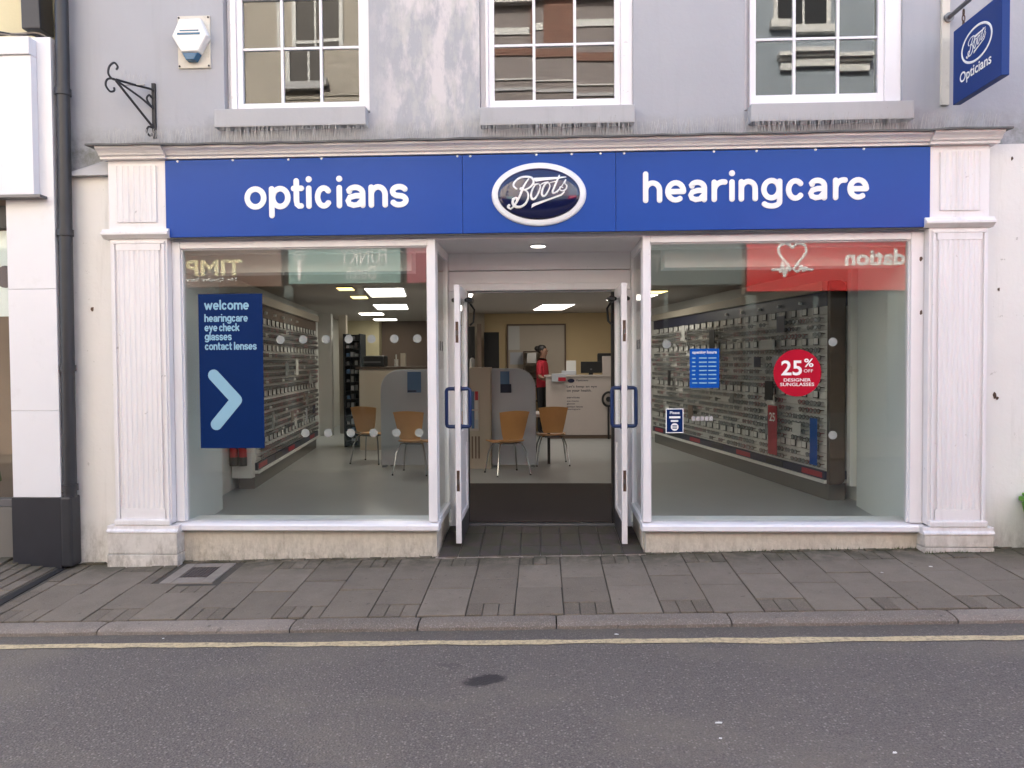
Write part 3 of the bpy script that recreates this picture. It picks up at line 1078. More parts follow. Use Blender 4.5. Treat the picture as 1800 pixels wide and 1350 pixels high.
s_ = .120
def glyph(ch, W):
    h = W / 2
    A = (lambda c0, c1: arc(h, .5, h - s_, .5 - s_, c0, c1, 18))
    if ch == 'o':
        return [('c', ellipse(h, .5, h - s_, .5 - s_, 28))]
    if ch == 'p':
        return [('l', [(s_, 1 - s_), (s_, .4), (s_, -.26)]), ('c', ellipse(h + .02, .5, h - s_ - .02, .5 - s_, 28))]
    if ch == 't':
        x = W * .40
        return [('l', [(x, 1.20), (x, .8), (x, .36), (x + .03, .20), (x + .11, .13), (W - s_ - .03, .135)]), ('l', [(s_ * .9, 1 - s_), (W - s_ * 1.1, 1 - s_)])]
    if ch == 'i':
        return [('l', [(h, 1 - s_), (h, s_)]), ('d', (h, 1.26))]
    if ch == 'c':
        return [('l', A(42, 318))]
    if ch == 'a':
        xr = W - s_ - .01
        return [('l', [(s_ + .06, .72)] + arc(h - .01, .64, h - s_ - .0, .244, 150, 0, 10) + [(xr, .45), (xr, s_)]),
                ('l', [(xr - .02, .53), (h, .525), (s_ + .07, .46), (s_, .32), (s_ + .05, .19), (h - .08, .125), (h + .10, .15), (xr - .04, .30)])]
    if ch in 'nh':
        return [('l', [(s_, 1.29 if ch == 'h' else 1 - s_), (s_, s_)]), ('l', [(s_, .50)] + arc(h, .56, h - s_, .324, 180, 0, 12) + [(W - s_, s_)])]
    if ch == 's':
        return [('l', arc(h, .69, h - s_ - .01, .194, 28, 245, 12) + arc(h, .31, h - s_, .194, 65, -152, 12))]
    if ch == 'e':
        return [('l', [(s_ + .02, .49), (W - s_, .49)]), ('l', A(0, 304))]
    if ch == 'r':
        return [('l', [(s_, 1 - s_), (s_, s_)]), ('l', [(s_, .42)] + arc(W * .80, .50, .80 * W - s_, .384, 180, 78, 10))]
    if ch == 'l':
        return [('l', [(h, 1.29), (h, s_)])]
    if ch == 'w':
        return [('l', [(s_, 1 - s_), (W * .29, s_)]), ('l', [(W * .29, s_), (h, 1 - s_ - .08)]), ('l', [(h, 1 - s_ - .08), (W * .71, s_)]), ('l', [(W * .71, s_), (W - s_, 1 - s_)])]
    if ch == 'm':
        q = (h - s_) / 2
        return [('l', [(s_, 1 - s_), (s_, s_)]), ('l', [(s_, .50)] + arc(s_ + q, .60, q, .272, 180, 0, 10) + [(h, s_)]), ('l', [(h, .50)] + arc(h + q, .60, q, .272, 180, 0, 10) + [(W - s_, s_)])]
    if ch == 'y':
        return [('l', [(s_, 1 - s_), (h + .02, .16)]), ('l', [(W - s_, 1 - s_), (h + .02, .12), (h - .12, -.18), (h - .28, -.24)])]
    if ch == 'k':
        return [('l', [(s_, 1.29), (s_, s_)]), ('l', [(s_ + .05, .42), (W - s_ - .02, 1 - s_)]), ('l', [(W * .42, .56), (W - s_, s_)])]
    if ch == 'g':
        return [('c', ellipse(h - .01, .53, h - s_ - .01, .5 - s_, 28)), ('l', [(W - s_, 1 - s_), (W - s_, .0)] + arc(h - .01, -.02, h - s_ + .01, .19, 0, -150, 10))]
ADV = dict(o=.98, p=.96, t=.62, i=.30, c=.84, a=.90, n=.88, s=.84, h=.88, e=.94, r=.62, g=.96, l=.30, w=1.36, m=1.42, y=.92, k=.90)
def rounded_word(mb, word, x, y, z, xh, width, rs=.105):
    """a printed word in the rounded alphabet, fitted to a width"""
    nat = sum(.38 if c == ' ' else ADV[c] + .10 for c in word) - .10
    kx, pen, n_ = width / (nat * xh), 0., 0
    for c in word:
        if c == ' ':
            pen += .38
            continue
        for kind, pts in glyph(c, ADV[c]):
            n_ += 1
            dep = .0004 + .00002 * (n_ % 9)
            if kind == 'd':
                P2 = [((pen + pts[0] - .004) * xh * kx, pts[1] * xh), ((pen + pts[0] + .004) * xh * kx, pts[1] * xh)]
            else:
                P2 = [((pen + a) * xh * kx, b * xh) for a, b in pts]
            mb.stroke(P2, rs * xh, (x, y, z), depth=dep, closed=(kind == 'c'), flat=True)
        pen += ADV[c] + .10
words = [('opticians', [(-2.331, -2.157), (-2.137, -1.966), (-1.962, -1.857), (-1.85, -1.794), (-1.775, -1.635), (-1.608, -1.557), (-1.536, -1.376), (-1.354, -1.202), (-1.189, -1.04)], 2.703, .182),
         ('hearingcare', [(.762, .909), (.93, 1.09), (1.103, 1.249), (1.281, 1.39), (1.412, 1.459), (1.485, 1.63), (1.654, 1.813), (1.839, 1.983), (2.005, 2.149), (2.19, 2.289), (2.297, 2.458)], 2.707, .172)]
for word, spans, zb, u in words:
    for ch, (a, b) in zip(word, spans):
        m = MB()
        W_ = (b - a) / u
        r = s_ * u
        for gi, (kind, pts) in enumerate(glyph(ch, W_)):
            if kind == 'd':
                P2 = [((pts[0] - .004) * u, pts[1] * u), ((pts[0] + .004) * u, pts[1] * u)]
                m.stroke(P2, r * 1.10, (a, SY - .001, zb), depth=.006, flat=True)
            else:
                P2 = [(x * u, y * u) for x, y in pts]
                m.stroke(P2, r, (a, SY - .001, zb), depth=.006 + .0006 * gi, closed=(kind == 'c'), flat=True)
        m.build('letter', 'letter', sign)

# script emblem, drawn once in emblem units (half-width of the oval = 1)
def E_(*p):
    return [((x - 915) / 790, (655 - y) / 790) for x, y in p]
def spl(pts, k=5):
    out = []
    n = len(pts)
    for i in range(n - 1):
        p0, p1, p2, p3 = pts[max(i - 1, 0)], pts[i], pts[i + 1], pts[min(i + 2, n - 1)]
        for j in range(k):
            t = j / k
            out.append(tuple(.5 * (2 * b + (c - a) * t + (2 * a - 5 * b + 4 * c - d) * t * t + (3 * b - a - 3 * c + d) * t ** 3) for a, b, c, d in zip(p0, p1, p2, p3)))
    out.append(pts[-1])
    return out
LOGO = [  # (points, [radius at start, middle, end])
    (E_((548, 588), (505, 550), (500, 505), (530, 455), (600, 405), (690, 388), (780, 398), (825, 440), (825, 500), (785, 555), (725, 595), (660, 608), (610, 596), (622, 572), (655, 578)), (.018, .020, .010)),
    (E_((670, 606), (722, 640), (742, 700), (728, 775), (685, 840), (620, 878), (550, 880), (500, 848), (482, 800), (500, 752), (545, 740), (556, 765), (535, 815), (490, 875), (445, 908)), (.012, .026, .014)),
    (E_((748, 425), (700, 495), (650, 585), (612, 680), (570, 770), (520, 850)), (.013, .022, .014)),
    (E_((420, 850), (402, 868), (418, 888), (446, 906)), (.024, .020, .012)),
    (E_((820, 520), (905, 516), (855, 535), (810, 610), (788, 690), (800, 752), (840, 760), (890, 700), (930, 610), (940, 545), (912, 518)), (.009, .021, .010)),
    (E_((930, 540), (1000, 500), (1072, 490), (1020, 522), (980, 600), (965, 675), (985, 716), (1025, 702), (1072, 630), (1100, 550), (1072, 492)), (.009, .020, .010)),
    (E_((1090, 500), (1170, 480), (1205, 478)), (.008, .010, .010)),
    (E_((1255, 372), (1215, 470), (1170, 575), (1142, 645), (1160, 672), (1215, 640), (1260, 590)), (.014, .019, .010)),
    (E_((1215, 660), (1290, 560), (1362, 438), (1345, 505), (1378, 545), (1362, 600), (1310, 630), (1262, 610), (1270, 565), (1310, 575)), (.008, .013, .010)),
]
LOGO_POLY = [E_((835, 412), (1250, 398), (1365, 388), (1372, 400), (1240, 432), (1000, 458), (865, 478), (845, 445)),
             E_((788, 905), (800, 850), (825, 832), (1060, 762), (1270, 690), (1345, 628), (1338, 660), (1290, 712), (1080, 785), (860, 868))]
def emblem(mb, o, basis, scale, depth, dome=None, thick=1., seg=8):
    for pts, (ra, rm, rb) in LOGO:
        P2 = [(x * scale, y * scale) for x, y in spl(pts)]
        n = len(P2)
        rr = []
        for i in range(n):
            t = i / (n - 1)
            rr.append(scale * thick * (ra + (rm - ra) * t * 2 if t < .5 else rm + (rb - rm) * (t - .5) * 2))
        mb.stroke(P2, rr, o, basis, depth, seg=seg, dome=dome)
    U, V, W = basis
    o = Vector(o)
    for poly in LOGO_POLY:
        lo, hi = [], []
        for x, y in poly:
            x, y = x * scale, y * scale
            h = dome(x, y) if dome else 0
            lo.append(o + U * x + V * y + W * (h - depth))
            hi.append(o + U * x + V * y + W * (h + depth))
        mb.hull(lo, hi)
OC = (-.033, 2.786)
oval = thing('oval_emblem', (OC[0], -.1, 2.54), 'glossy navy domed oval emblem with white script in the middle of the fascia', 'emblem')
RX, RZ = .364, .243
def ringset(rx, rz, y):
    return [(OC[0] + rx * math.cos(t), y, OC[1] + rz * math.sin(t)) for t in [2 * math.pi * i / 64 for i in range(64)]]
m = MB()
m.skin([ringset(RX, RZ, SY - .001), ringset(RX * .995, RZ * .992, SY - .012), ringset(RX * .97, RZ * .96, SY - .020), ringset(RX * .90, RZ * .88, SY - .023)])
m.build('rim', 'ring', oval, smooth=True)
DRX, DRZ, DH = RX * .865, RZ * .81, .055
m = MB()
rings = [ringset(DRX * math.cos(a) + 1e-4, DRZ * math.cos(a) + 1e-4, SY - .022 - DH * math.sin(a)) for a in [i * math.pi / 2 / 12 for i in range(13)]]
m.skin(rings)
m.build('dome', 'dome', oval, smooth=True)
def domeh(x, y):
    q = 1 - (x / DRX) ** 2 - (y / DRZ) ** 2
    return DH * math.sqrt(max(q, 0.))
m = MB()
emblem(m, (OC[0], SY - .023, OC[1]), XZ, RX, .006, dome=domeh, thick=1.18)
m.build('script', 'letter', oval, smooth=True)

# ------------------------------------------------------------------ hanging sign
hs = thing('hanging_sign', (3.07, -.4, 3.40), 'blue square hanging sign with oval emblem and the word Opticians', 'sign')
HX = 3.07
MB().box(HX, HX + .055, -.715, -.105, 3.400, 3.945).build('board', 'blue_dark', hs, bevel=.004)
mb = MB()
mb.stroke([(x, y) for x, y in ellipse(0, 0, .188, .118, 48)], .0085, (HX - .001, -.415, 3.735), YZ_LEFT, .003, closed=True)
mb.build('emblem_ring', 'letter', hs, smooth=True)
mb = MB()
emblem(mb, (HX - .001, -.415, 3.735), YZ_LEFT, .196, .002, thick=1.05, seg=6)
mb.build('script', 'letter', hs, smooth=True)
text('Opticians', 'lettering', 'letter', (HX - .002, -.205, 3.50), width=.40, height=.098, basis=YZ_LEFT, parent=hs, bold=.018)
mb = MB()
mb.box(HX - .045, HX + .015, -.028, -.001, 3.43, 4.75)
mb.build('wall_plate', 'alarm_plate', hs, bevel=.004)
mb = MB()
mb.tube([(HX + .0, -.03, 4.08), (HX + .02, -.40, 4.10), (HX + .03, -.80, 4.12)], .017, 10)
mb.cyl((HX, -.028, 4.08), (HX, -.05, 4.08), .035, seg=14)
mb.build('bracket_arm', 'steel_grey', hs, smooth=True)
for y in (-.19, -.62):
    mb = MB()
    for i in range(3):
        z = 3.965 + i * .042
        ring = [(HX + .028 + (.010 * math.cos(a) if i % 2 else 0), y + (0 if i % 2 else .010 * math.cos(a)), z + .024 * math.sin(a)) for a in [k * math.pi / 6 for k in range(12)]]
        mb.tube(ring, .0045, 6, closed=True)
    mb.build('chain', 'brass', hs, smooth=True)

# ------------------------------------------------------------------ alarm box, iron bracket, spikes
al = thing('alarm_box', (-2.75, -.01, 3.84), 'white hexagonal alarm box with blue base on upper wall', 'alarm')
MB().box(-2.88, -2.62, -.016, -.001, 3.842, 4.250).build('back_plate', 'alarm_plate', al, bevel=.002)
cx, cz = -2.755, 4.055
hexo = [(-.145, .015), (-.085, .148), (.085, .148), (.145, .015), (.070, -.115), (-.070, -.115)]
m = MB()
m.skin([[(cx + u, -.017, cz + v) for u, v in hexo], [(cx + u, -.07, cz + v) for u, v in hexo], [(cx + u * .92, -.088, cz + v * .92) for u, v in hexo]])
m.build('cover', 'alarm_white', al, bevel=.006)
hx2 = [(-.068, -.117), (.068, -.117), (.036, -.172), (-.036, -.172)]
m = MB()
m.skin([[(cx + u, -.017, cz + v) for u, v in hx2], [(cx + u, -.068, cz + v) for u, v in hx2], [(cx + u * .85, -.084, cz - .006 + v * .97) for u, v in hx2]])
m.build('strobe', 'alarm_blue', al, bevel=.005)
for (a, b, z, h) in ((-.075, .075, .045, .010), (-.095, .085, .018, .016)):
    MB().box(cx + a, cx + b, -.0895, -.0882, cz + z, cz + z + h).build('print', 'alarm_blue', al)
for (a, b) in ((-2.868, 3.857), (-2.633, 3.857), (-2.868, 4.235), (-2.633, 4.235)):
    MB().cyl((a, -.017, b), (a, -.021, b), .008, seg=8).build('screw', 'iron', al)

br = thing('iron_bracket', (-3.09, -.02, 3.29), 'black wrought-iron scroll bracket left of the alarm box', 'bracket')
BX = -3.085
MB().box(BX - .014, BX + .014, -.022, -.001, 3.30, 3.73).build('back_bar', 'iron', br, bevel=.002)
def brp(u, v):
    # the arm reaches out over the pavement and to the left
    return (BX - u * .72, -.022 - u * .62, v)
mb = MB()
mb.tube([brp(0, 3.67), brp(.02, 3.68), brp(.12, 3.685), brp(.28, 3.70)], .009, 8)
mb.tube([brp(0, 3.53), brp(.10, 3.60), brp(.28, 3.695)], .008, 8)
mb.tube([brp(0, 3.375), brp(.12, 3.51), brp(.28, 3.69)], .010, 8)
mb.build('arm', 'iron', br, smooth=True)
def scroll(u0, v0, r, a0, turns, flip):
    return [brp(u0 + flip * (r * (1 - .75 * t)) * math.cos(a0 + turns * t), v0 + (r * (1 - .75 * t)) * math.sin(a0 + turns * t)) for t in [i / 22 for i in range(23)]]
def curl(pts):
    return [brp(u, v) for u, v in spl(pts, 5)]
for pts in ([(.27, 3.695), (.31, 3.70), (.335, 3.735), (.325, 3.79), (.29, 3.825), (.265, 3.80), (.275, 3.775)],
            [(.27, 3.695), (.31, 3.70), (.345, 3.685), (.355, 3.64), (.325, 3.60), (.295, 3.61), (.295, 3.635)],
            [(.0, 3.53), (.03, 3.56), (.05, 3.60), (.03, 3.63), (.01, 3.61)],
            [(.0, 3.375), (.04, 3.38), (.055, 3.34), (.03, 3.31), (.01, 3.33)]):
    MB().tube(curl(pts), .008, 7).build('scroll', 'iron', br, smooth=True)

def spikes(name, x0, x1, y, z, label, pitch=.021, hgt=.13, seed=1, slant=0.):
    r = random.Random(seed)
    m = MB()
    x = x0
    while x < x1:
        for k in (-1, 0, 1):
            xb = x + r.uniform(-.003, .003)
            lx, ly, h = r.gauss(slant, .014), -.030 * k + r.gauss(0, .008), hgt * r.uniform(.8, 1.1)
            w_ = .00115
            p, q = Vector((xb, y, z)), Vector((xb + lx, y + ly, z + h))
            m.hull([p + Vector(d) * w_ for d in ((-1, -1, 0), (1, -1, 0), (0, 1, 0))], [q + Vector(d) * w_ for d in ((-1, -1, 0), (1, -1, 0), (0, 1, 0))])
        x += pitch
    m.box(x0, x1, y - .008, y + .008, z - .004, z + .001)
    return m.build(name, 'wire', label=label, cat='bird spikes')
spikes('bird_spikes', -3.42, -2.62, -.115, 3.212, 'row of wire bird spikes on the ledge over the left pilaster', seed=2, pitch=.026)
spikes('bird_spikes', -2.58, -1.36, -.135, 3.212, 'row of wire bird spikes under the leftmost upper window sill', seed=3)
spikes('bird_spikes', -1.33, -.51, -.115, 3.212, 'row of wire bird spikes between the left and middle upper windows', seed=4)
spikes('bird_spikes', -.48, .72, -.135, 3.212, 'row of wire bird spikes under the middle upper window sill', seed=5)
spikes('bird_spikes', .75, 1.54, -.115, 3.212, 'row of wire bird spikes between the middle and right upper windows', seed=6)
spikes('bird_spikes', 1.57, 2.80, -.135, 3.212, 'row of wire bird spikes under the rightmost upper window sill', seed=7)
spikes('bird_spikes', 2.83, 3.40, -.115, 3.212, 'row of wire bird spikes on the ledge over the right pilaster', seed=8, pitch=.028, slant=.03)
spikes('bird_spikes', -3.27, -3.11, -.10, 3.69, 'few wire bird spikes on top of the iron bracket', seed=9, pitch=.03, hgt=.09)

# ------------------------------------------------------------------ window graphics
ps = thing('welcome_poster', (-2.51, .04, .822), 'tall navy welcome poster with pale chevron in the left window', 'poster')
PY = .0205
MB().box(-2.772, -2.250, PY, PY + .004, .822, 2.062).build('sheet', 'poster_blue', ps)
# the poster is printed on the inside of the pane, so its face sits just behind the glass
for s, z, wd, xh in (('welcome', 1.934, .362, .058), ('hearingcare', 1.838, .352, .046), ('eye check', 1.763, .282, .046), ('glasses', 1.690, .218, .046), ('contact lenses', 1.613, .420, .046)):
    m = MB()
    rounded_word(m, s, -2.722, PY - .0003, z, xh, wd, .118)
    m.build('lettering', 'chev', ps)
m = MB()
m.stroke([(-2.655, 1.41), (-2.475, 1.212)], .047, (0, PY - .0002, 0), depth=.0008, seg=8)
m.build('chevron', 'chev', ps)
m = MB()
m.stroke([(-2.474, 1.2105), (-2.640, 1.015)], .047, (0, PY - .0003, 0), depth=.0008, seg=8)
m.build('chevron', 'chev', ps)

st = thing('sale_sticker', (1.971, .04, 1.216), 'round red window sticker reading 25% off designer sunglasses', 'sticker')
MB().prism(ellipse(1.971, 1.400, .184, .184, 48), 'y', PY, PY + .003).build('disc', 'red_round', st)
for s, x, z, wd, h, b in (('25', 1.846, 1.381, .160, .118, .02), ('%', 2.022, 1.446, .072, .066, .015), ('OFF', 2.020, 1.404, .070, .024, .0), ('DESIGNER', 1.866, 1.334, .208, .024, .01), ('SUNGLASSES', 1.838, 1.298, .262, .026, .01)):
    text(s, 'lettering', 'letter', (x, PY - .0002, z), width=wd, height=h, parent=st, bold=b, ext=.0006)
st = thing('opening_hours_sticker', (1.2545, .04, 1.287), 'bright blue opening hours notice in the right window', 'sticker')
MB().box(1.140, 1.369, PY, PY + .003, 1.287, 1.595).build('sheet', 'poster_blue2', st)
text('opening hours', 'lettering', 'letter', (1.158, PY - .0002, 1.548), width=.19, height=.032, parent=st, bold=.02, ext=.0006)
hr = random.Random(4)
for i in range(7):
    z = 1.517 - i * .0325
    for a, b in ((1.158, 1.158 + hr.uniform(.022, .042)), (1.212, 1.272), (1.284, 1.346)):
        MB().box(a, b, PY - .001, PY - .0003, z, z + .009).build('text_line', 'chev', st)
st = thing('door_notice_sticker', (1.022, .04, .934), 'small navy door notice with white border in the right window', 'sticker')
MB().box(.953, 1.091, PY, PY + .003, .934, 1.127).build('border', 'letter', st)
MB().box(.960, 1.084, PY - .001, PY - .0002, .941, 1.120).build('sheet', 'poster_blue', st)
text('Please', 'lettering', 'letter', (.985, PY - .0013, 1.083), width=.075, parent=st, bold=.02, ext=.0004)
MB().box(.980, 1.066, PY - .0024, PY - .0014, 1.050, 1.066).build('text_line', 'letter', st)
MB().box(.992, 1.050, PY - .0024, PY - .0014, 1.022, 1.036).build('text_line', 'letter', st)
MB().prism(ellipse(1.022, .982, .030, .030, 24), 'y', PY - .0024, PY - .0014).build('disc', 'letter', st)
for i in range(3):
    MB().box(1.004, 1.040, PY - .0034, PY - .0026, .968 + i * .011, .974 + i * .011).build('text_line', 'poster_blue', st)
cs = thing('card_icons_sticker', (1.235, .04, 1.03), 'row of five tiny payment icons on the right window', 'sticker')
for i in range(5):
    MB().box(1.155 + i * .034, 1.183 + i * .034, PY, PY + .002, 1.030, 1.064).build('icon', 'frosted', cs)

# ------------------------------------------------------------------ left neighbour
nb = thing('neighbour_shop', (-5.6, 0, -.15), 'neighbouring white-clad shop with dark plinth at the left edge', 'building')
MB().box(-12, -3.815, .05, .35, 3.4, 9.2).build('wall', 'cream_nb', nb)
MB().box(-12, -3.9, 12.0, 12.3, -.4, 9.2).build('wall', 'cream_nb', nb)
MB().box(-12, -5.0, .355, 11.99, 8.9, 9.2).build('roof', 'lead', nb)
for a, b in ((0.452, 1.14), (1.142, 2.10), (2.102, 4.06)):
    MB().box(-4.225, -3.835, -.14, .10, a, b).build('cladding_panel', 'white_panel', nb, bevel=.003)
MB().box(-4.235, -3.836, -.148, .10, -.25, .45).build('plinth', 'dark_base', nb, bevel=.003)
m = MB()
m.box(-9.5, -3.945, -.215, -.142, 2.825, 3.895)
m.box(-9.5, -3.945, -.235, -.142, 3.897, 4.03)
m.build('fascia', 'white_panel', nb, bevel=.006)
MB().box(-9.5, -3.885, -.235, -.142, 2.800, 2.823).build('fascia_trim', 'steel_grey', nb, bevel=.003)
MB().box(-9.5, -4.24, -.06, .10, -.3, .36).build('stallriser', 'kickboard', nb)
MB().box(-9.5, -4.24, -.05, .05, .361, .42).build('window_sill', 'steel_grey', nb, bevel=.004)
MB().box(-9.5, -4.226, -.06, .05, 2.60, 2.774).build('window_head', 'black', nb)
MB().box(-9.5, -4.24, .0, .008, .421, 2.599).build('pane', 'glass', nb)
MB().box(-9.5, -4.0, 1.2, 1.25, -.3, 2.9).build('back_panel', 'brown_wall', nb)
MB().box(-9.5, -4.0, .02, 1.19, -.02, .02).build('display_floor', 'kickboard', nb)
nsg = thing('neighbour_window_sign', (-4.62, .1, 1.95), 'pale teal window sign with dark disc in the neighbouring shop window', 'sign')
MB().box(-5.6, -4.242, .03, .05, 1.90, 2.59).build('sheet', 'int_wall', nsg)
MB().prism(ellipse(-4.36, 2.22, .09, .09, 24), 'y', .024, .029).build('disc', 'navy', nsg)
cl = thing('hanging_garments', (-4.6, .5, .5), 'dark patterned garments hanging in the neighbouring shop window', 'clothes')
for i, (mm, za, zb) in enumerate((('leaflet', 1.25, 1.75), ('red', .95, 1.25), ('moss', .5, .93), ('navy', 1.1, 1.8), ('red', .6, 1.1))):
    x = -4.38 - .16 * (i // 2 * 2) - .05 * i
    MB().hull([(x - .12, .30, za), (x + .12, .28, za), (x + .13, .36, za), (x - .13, .38, za)], [(x - .09, .30, zb), (x + .09, .30, zb), (x + .08, .34, zb), (x - .08, .34, zb)]).build('garment', mm, cl, bevel=.02)

pp = thing('drainpipe', (-3.775, -.08, -.1), 'black cast-iron drainpipe between the two shops', 'pipe')
m = MB()
m.tube([(-3.755, -.10, 9.0), (-3.763, -.10, 4.3), (-3.775, -.10, 2.2), (-3.785, -.10, .45)], .050, 14)
m.build('pipe', 'pipe', pp, smooth=True)
m = MB()
m.box(-3.832, -3.742, -.165, -.03, -.10, .46)
m.build('shoe', 'pipe', pp, bevel=.02)
for z in (3.62, 2.52, 1.45, .50):
    m = MB()
    m.cyl((-3.786 + .005 * z, -.10, z), (-3.786 + .005 * z, -.10, z + .05), .060, seg=14)
    m.build('collar', 'pipe', pp, smooth=True)
MB().box(-3.834, -3.792, -.012, .28, -.3, 9.0).build('party_strip', 'cream_nb', nb)
hp = thing('rainwater_hopper', (-3.98, -.1, 4.1), 'dark grey box downpipe end above the white cladding', 'pipe')
m = MB()
m.hull([(-4.05, -.16, 4.12), (-3.90, -.16, 4.12), (-3.90, .02, 4.12), (-4.05, .02, 4.12)], [(-4.06, -.16, 4.9), (-3.93, -.16, 4.9), (-3.93, .02, 4.9), (-4.06, .02, 4.9)])
m.build('downpipe', 'dark_base', hp, bevel=.01)
cr = random.Random(8)
cb = thing('cable_bundle', (-3.9, -.1, 4.0), 'tangle of loose grey cables beside the drainpipe', 'cables')
for i in range(7):
    pts = [(-4.6 + .02 * i, -.12 - .01 * i, 4.075 + .012 * i), (-4.15, -.13, 4.085 + .015 * cr.random()), (-3.95 + .02 * cr.random(), -.12, 4.07 + .03 * cr.random()), (-3.85 + .02 * cr.random(), -.07, 4.02)]
    z = 3.95
    while z > 2.4:
        pts.append((-3.815 + cr.uniform(-.018, .012), -.05 - .015 * cr.random(), z))
        z -= .22
    P3 = spl(pts, 4)
    MB().tube(P3, .007, 5).build('cable', 'cable' if i % 3 else 'black', cb, smooth=True)

# ------------------------------------------------------------------ right: next building and green bin
nr = thing('right_neighbour_building', (8, 0, 0), 'cream rendered building beyond the right edge of the shop', 'building')
m = MB()
m.box(3.955, 14, .02, .30, -.3, 9.0)
m.box(4.3, 14, .305, 12, 8.8, 9.0)
m.build('wall', 'upper', nr)
gb = thing('green_bin', (3.86, -.22, gz(3.86, -.22)), 'bright green wheeled bin at the right edge of the photo', 'bin')
z0 = gz(3.86, -.2)
m = MB()
m.hull([(3.70, -.42, z0 + .03), (4.10, -.42, z0 + .03), (4.10, -.08, z0 + .03), (3.70, -.08, z0 + .03)], [(3.635, -.46, z0 + .36), (4.16, -.46, z0 + .36), (4.16, -.04, z0 + .36), (3.635, -.04, z0 + .36)])
m.build('body', 'green_bin', gb, bevel=.02)
MB().box(3.625, 4.17, -.47, -.03, z0 + .362, z0 + .40).build('rim', 'green_bin', gb, bevel=.012)
MB().box(3.64, 4.16, -.455, -.045, z0 + .402, z0 + .43).build('lid', 'green_bin', gb, bevel=.012)
for x in (3.72, 4.08):
    MB().cyl((x, -.10, z0 + .05), (x + .03, -.10, z0 + .05), .055, seg=16).build('wheel', 'black', gb)

# ------------------------------------------------------------------ small things on the ground
def scrap(x, y, sx, sy, label, seed):
    r = random.Random(seed)
    m = MB()
    z = gz(x, y) + .004
    ring = [(x + .75 * sx * math.cos(a) * r.uniform(.4, 1.1), y + .75 * sy * math.sin(a) * r.uniform(.6, 1.1)) for a in [k * math.pi / 4 for k in range(8)]]
    m.hull([(u, v, z) for u, v in ring], [(u, v, z + r.uniform(.001, .004)) for u, v in ring])
    return m.build('litter', 'scrap', label=label, cat='litter')
scrap(.77, -2.63, .034, .010, 'thin white scrap lying on the asphalt right of centre', 1)
scrap(.745, -2.77, .010, .008, 'tiny white scrap below the thin one on the asphalt', 2)
scrap(1.42, -2.90, .018, .010, 'pale crumpled scrap near the bottom edge of the road', 3)
scrap(2.76, -.47, .022, .016, 'small pale leaf of litter on the right-hand slabs', 4)
scrap(2.37, -.58, .014, .004, 'thin pale stub on the right-hand slabs', 5)
scrap(.42, -1.50, .022, .010, 'white scrap in the gutter in front of the door', 6)
scrap(-2.35, -1.47, .016, .008, 'white scrap in the gutter below the left window', 7)
scrap(3.10, -1.50, .018, .008, 'white scrap in the gutter at the far right', 8)
m = MB()
wr = random.Random(21)
for k in range(420):
    if k % 3 == 0:
        cxx, spread = 1.95 + wr.gauss(0, .35), .02
    elif k % 3 == 1:
        cxx, spread = 3.02 + wr.gauss(0, .16), .02
    else:
        cxx, spread = wr.uniform(-2.9, 3.4), .02
    if -.87 < cxx < .79:
        continue
    yb_ = -.012 if -2.9 < cxx < 2.87 else (-.145 if cxx < -2.9 else -.145)
    y = yb_ - abs(wr.gauss(0, .012))
    z = gz(cxx, y) - .008
    a, h = wr.uniform(0, 6.28), wr.uniform(.008, .034)
    dx, dy = math.cos(a) * .004, math.sin(a) * .004
    tip = (cxx + wr.gauss(0, .010), y + wr.gauss(-.004, .008), z + h)
    m.face([(cxx - dx, y - dy, z), (cxx + dx, y + dy, z), tip])
m.build('moss_and_weeds', 'moss', kind='stuff', label='moss and tiny weeds in the joint at the foot of the shopfront')

# ------------------------------------------------------------------ opposite side of the street (seen as reflections in the glass)
def brickmat(name, c1, c2, mo, sc=1.):
    m, t, p = _nodes(name)
    tc = N(t, 'Mapping')
    tc.inputs['Rotation'].default_value = (math.radians(90), 0, 0)
    L(t, pos(t), tc.inputs['Vector'])
    b = N(t, 'TexBrick')
    b.inputs['Color1'].default_value = (*c1, 1)
    b.inputs['Color2'].default_value = (*c2, 1)
    b.inputs['Mortar'].default_value = (*mo, 1)
    b.inputs['Scale'].default_value = 4.4 * sc
    b.inputs['Mortar Size'].default_value = .015
    L(t, tc.outputs[0], b.inputs['Vector'])
    L(t, b.outputs['Color'], p.inputs['Base Color'])
    p.inputs['Roughness'].default_value = .9
    return m
M['cream_brick'] = brickmat('cream_brick', (.42, .385, .33), (.37, .34, .29), (.40, .365, .32))
M['red_brick'] = brickmat('red_brick', (.22, .10, .075), (.18, .085, .065), (.30, .25, .2))
M['blue_render'] = mat('blue_grey_render', (.26, .30, .34), .9, var=.06, scale=3)
M['opp_white'] = mat('opposite_white_paint', (.62, .62, .60), .6, var=.05)
M['teal'] = mat('teal_fascia', (.22, .36, .34), .5, var=.04)
M['opp_dark'] = mat('dark_fascia', (.10, .13, .13), .5, var=.05)
M['opp_red'] = mat('red_fascia', (.62, .030, .030), .45, var=.03)
M['opp_pink'] = mat('pink_fascia', (.36, .07, .10), .5, var=.03)
M['opp_brown'] = mat('brown_fascia', (.16, .085, .06), .5, var=.05)
M['gold'] = mat('gold_letter', (.80, .70, .40), .5, var=.03)
M['shop_dark'] = mat('dark_shop_glass', (.02, .022, .024), .08, var=.2, spec=.4)
OY = -8.60
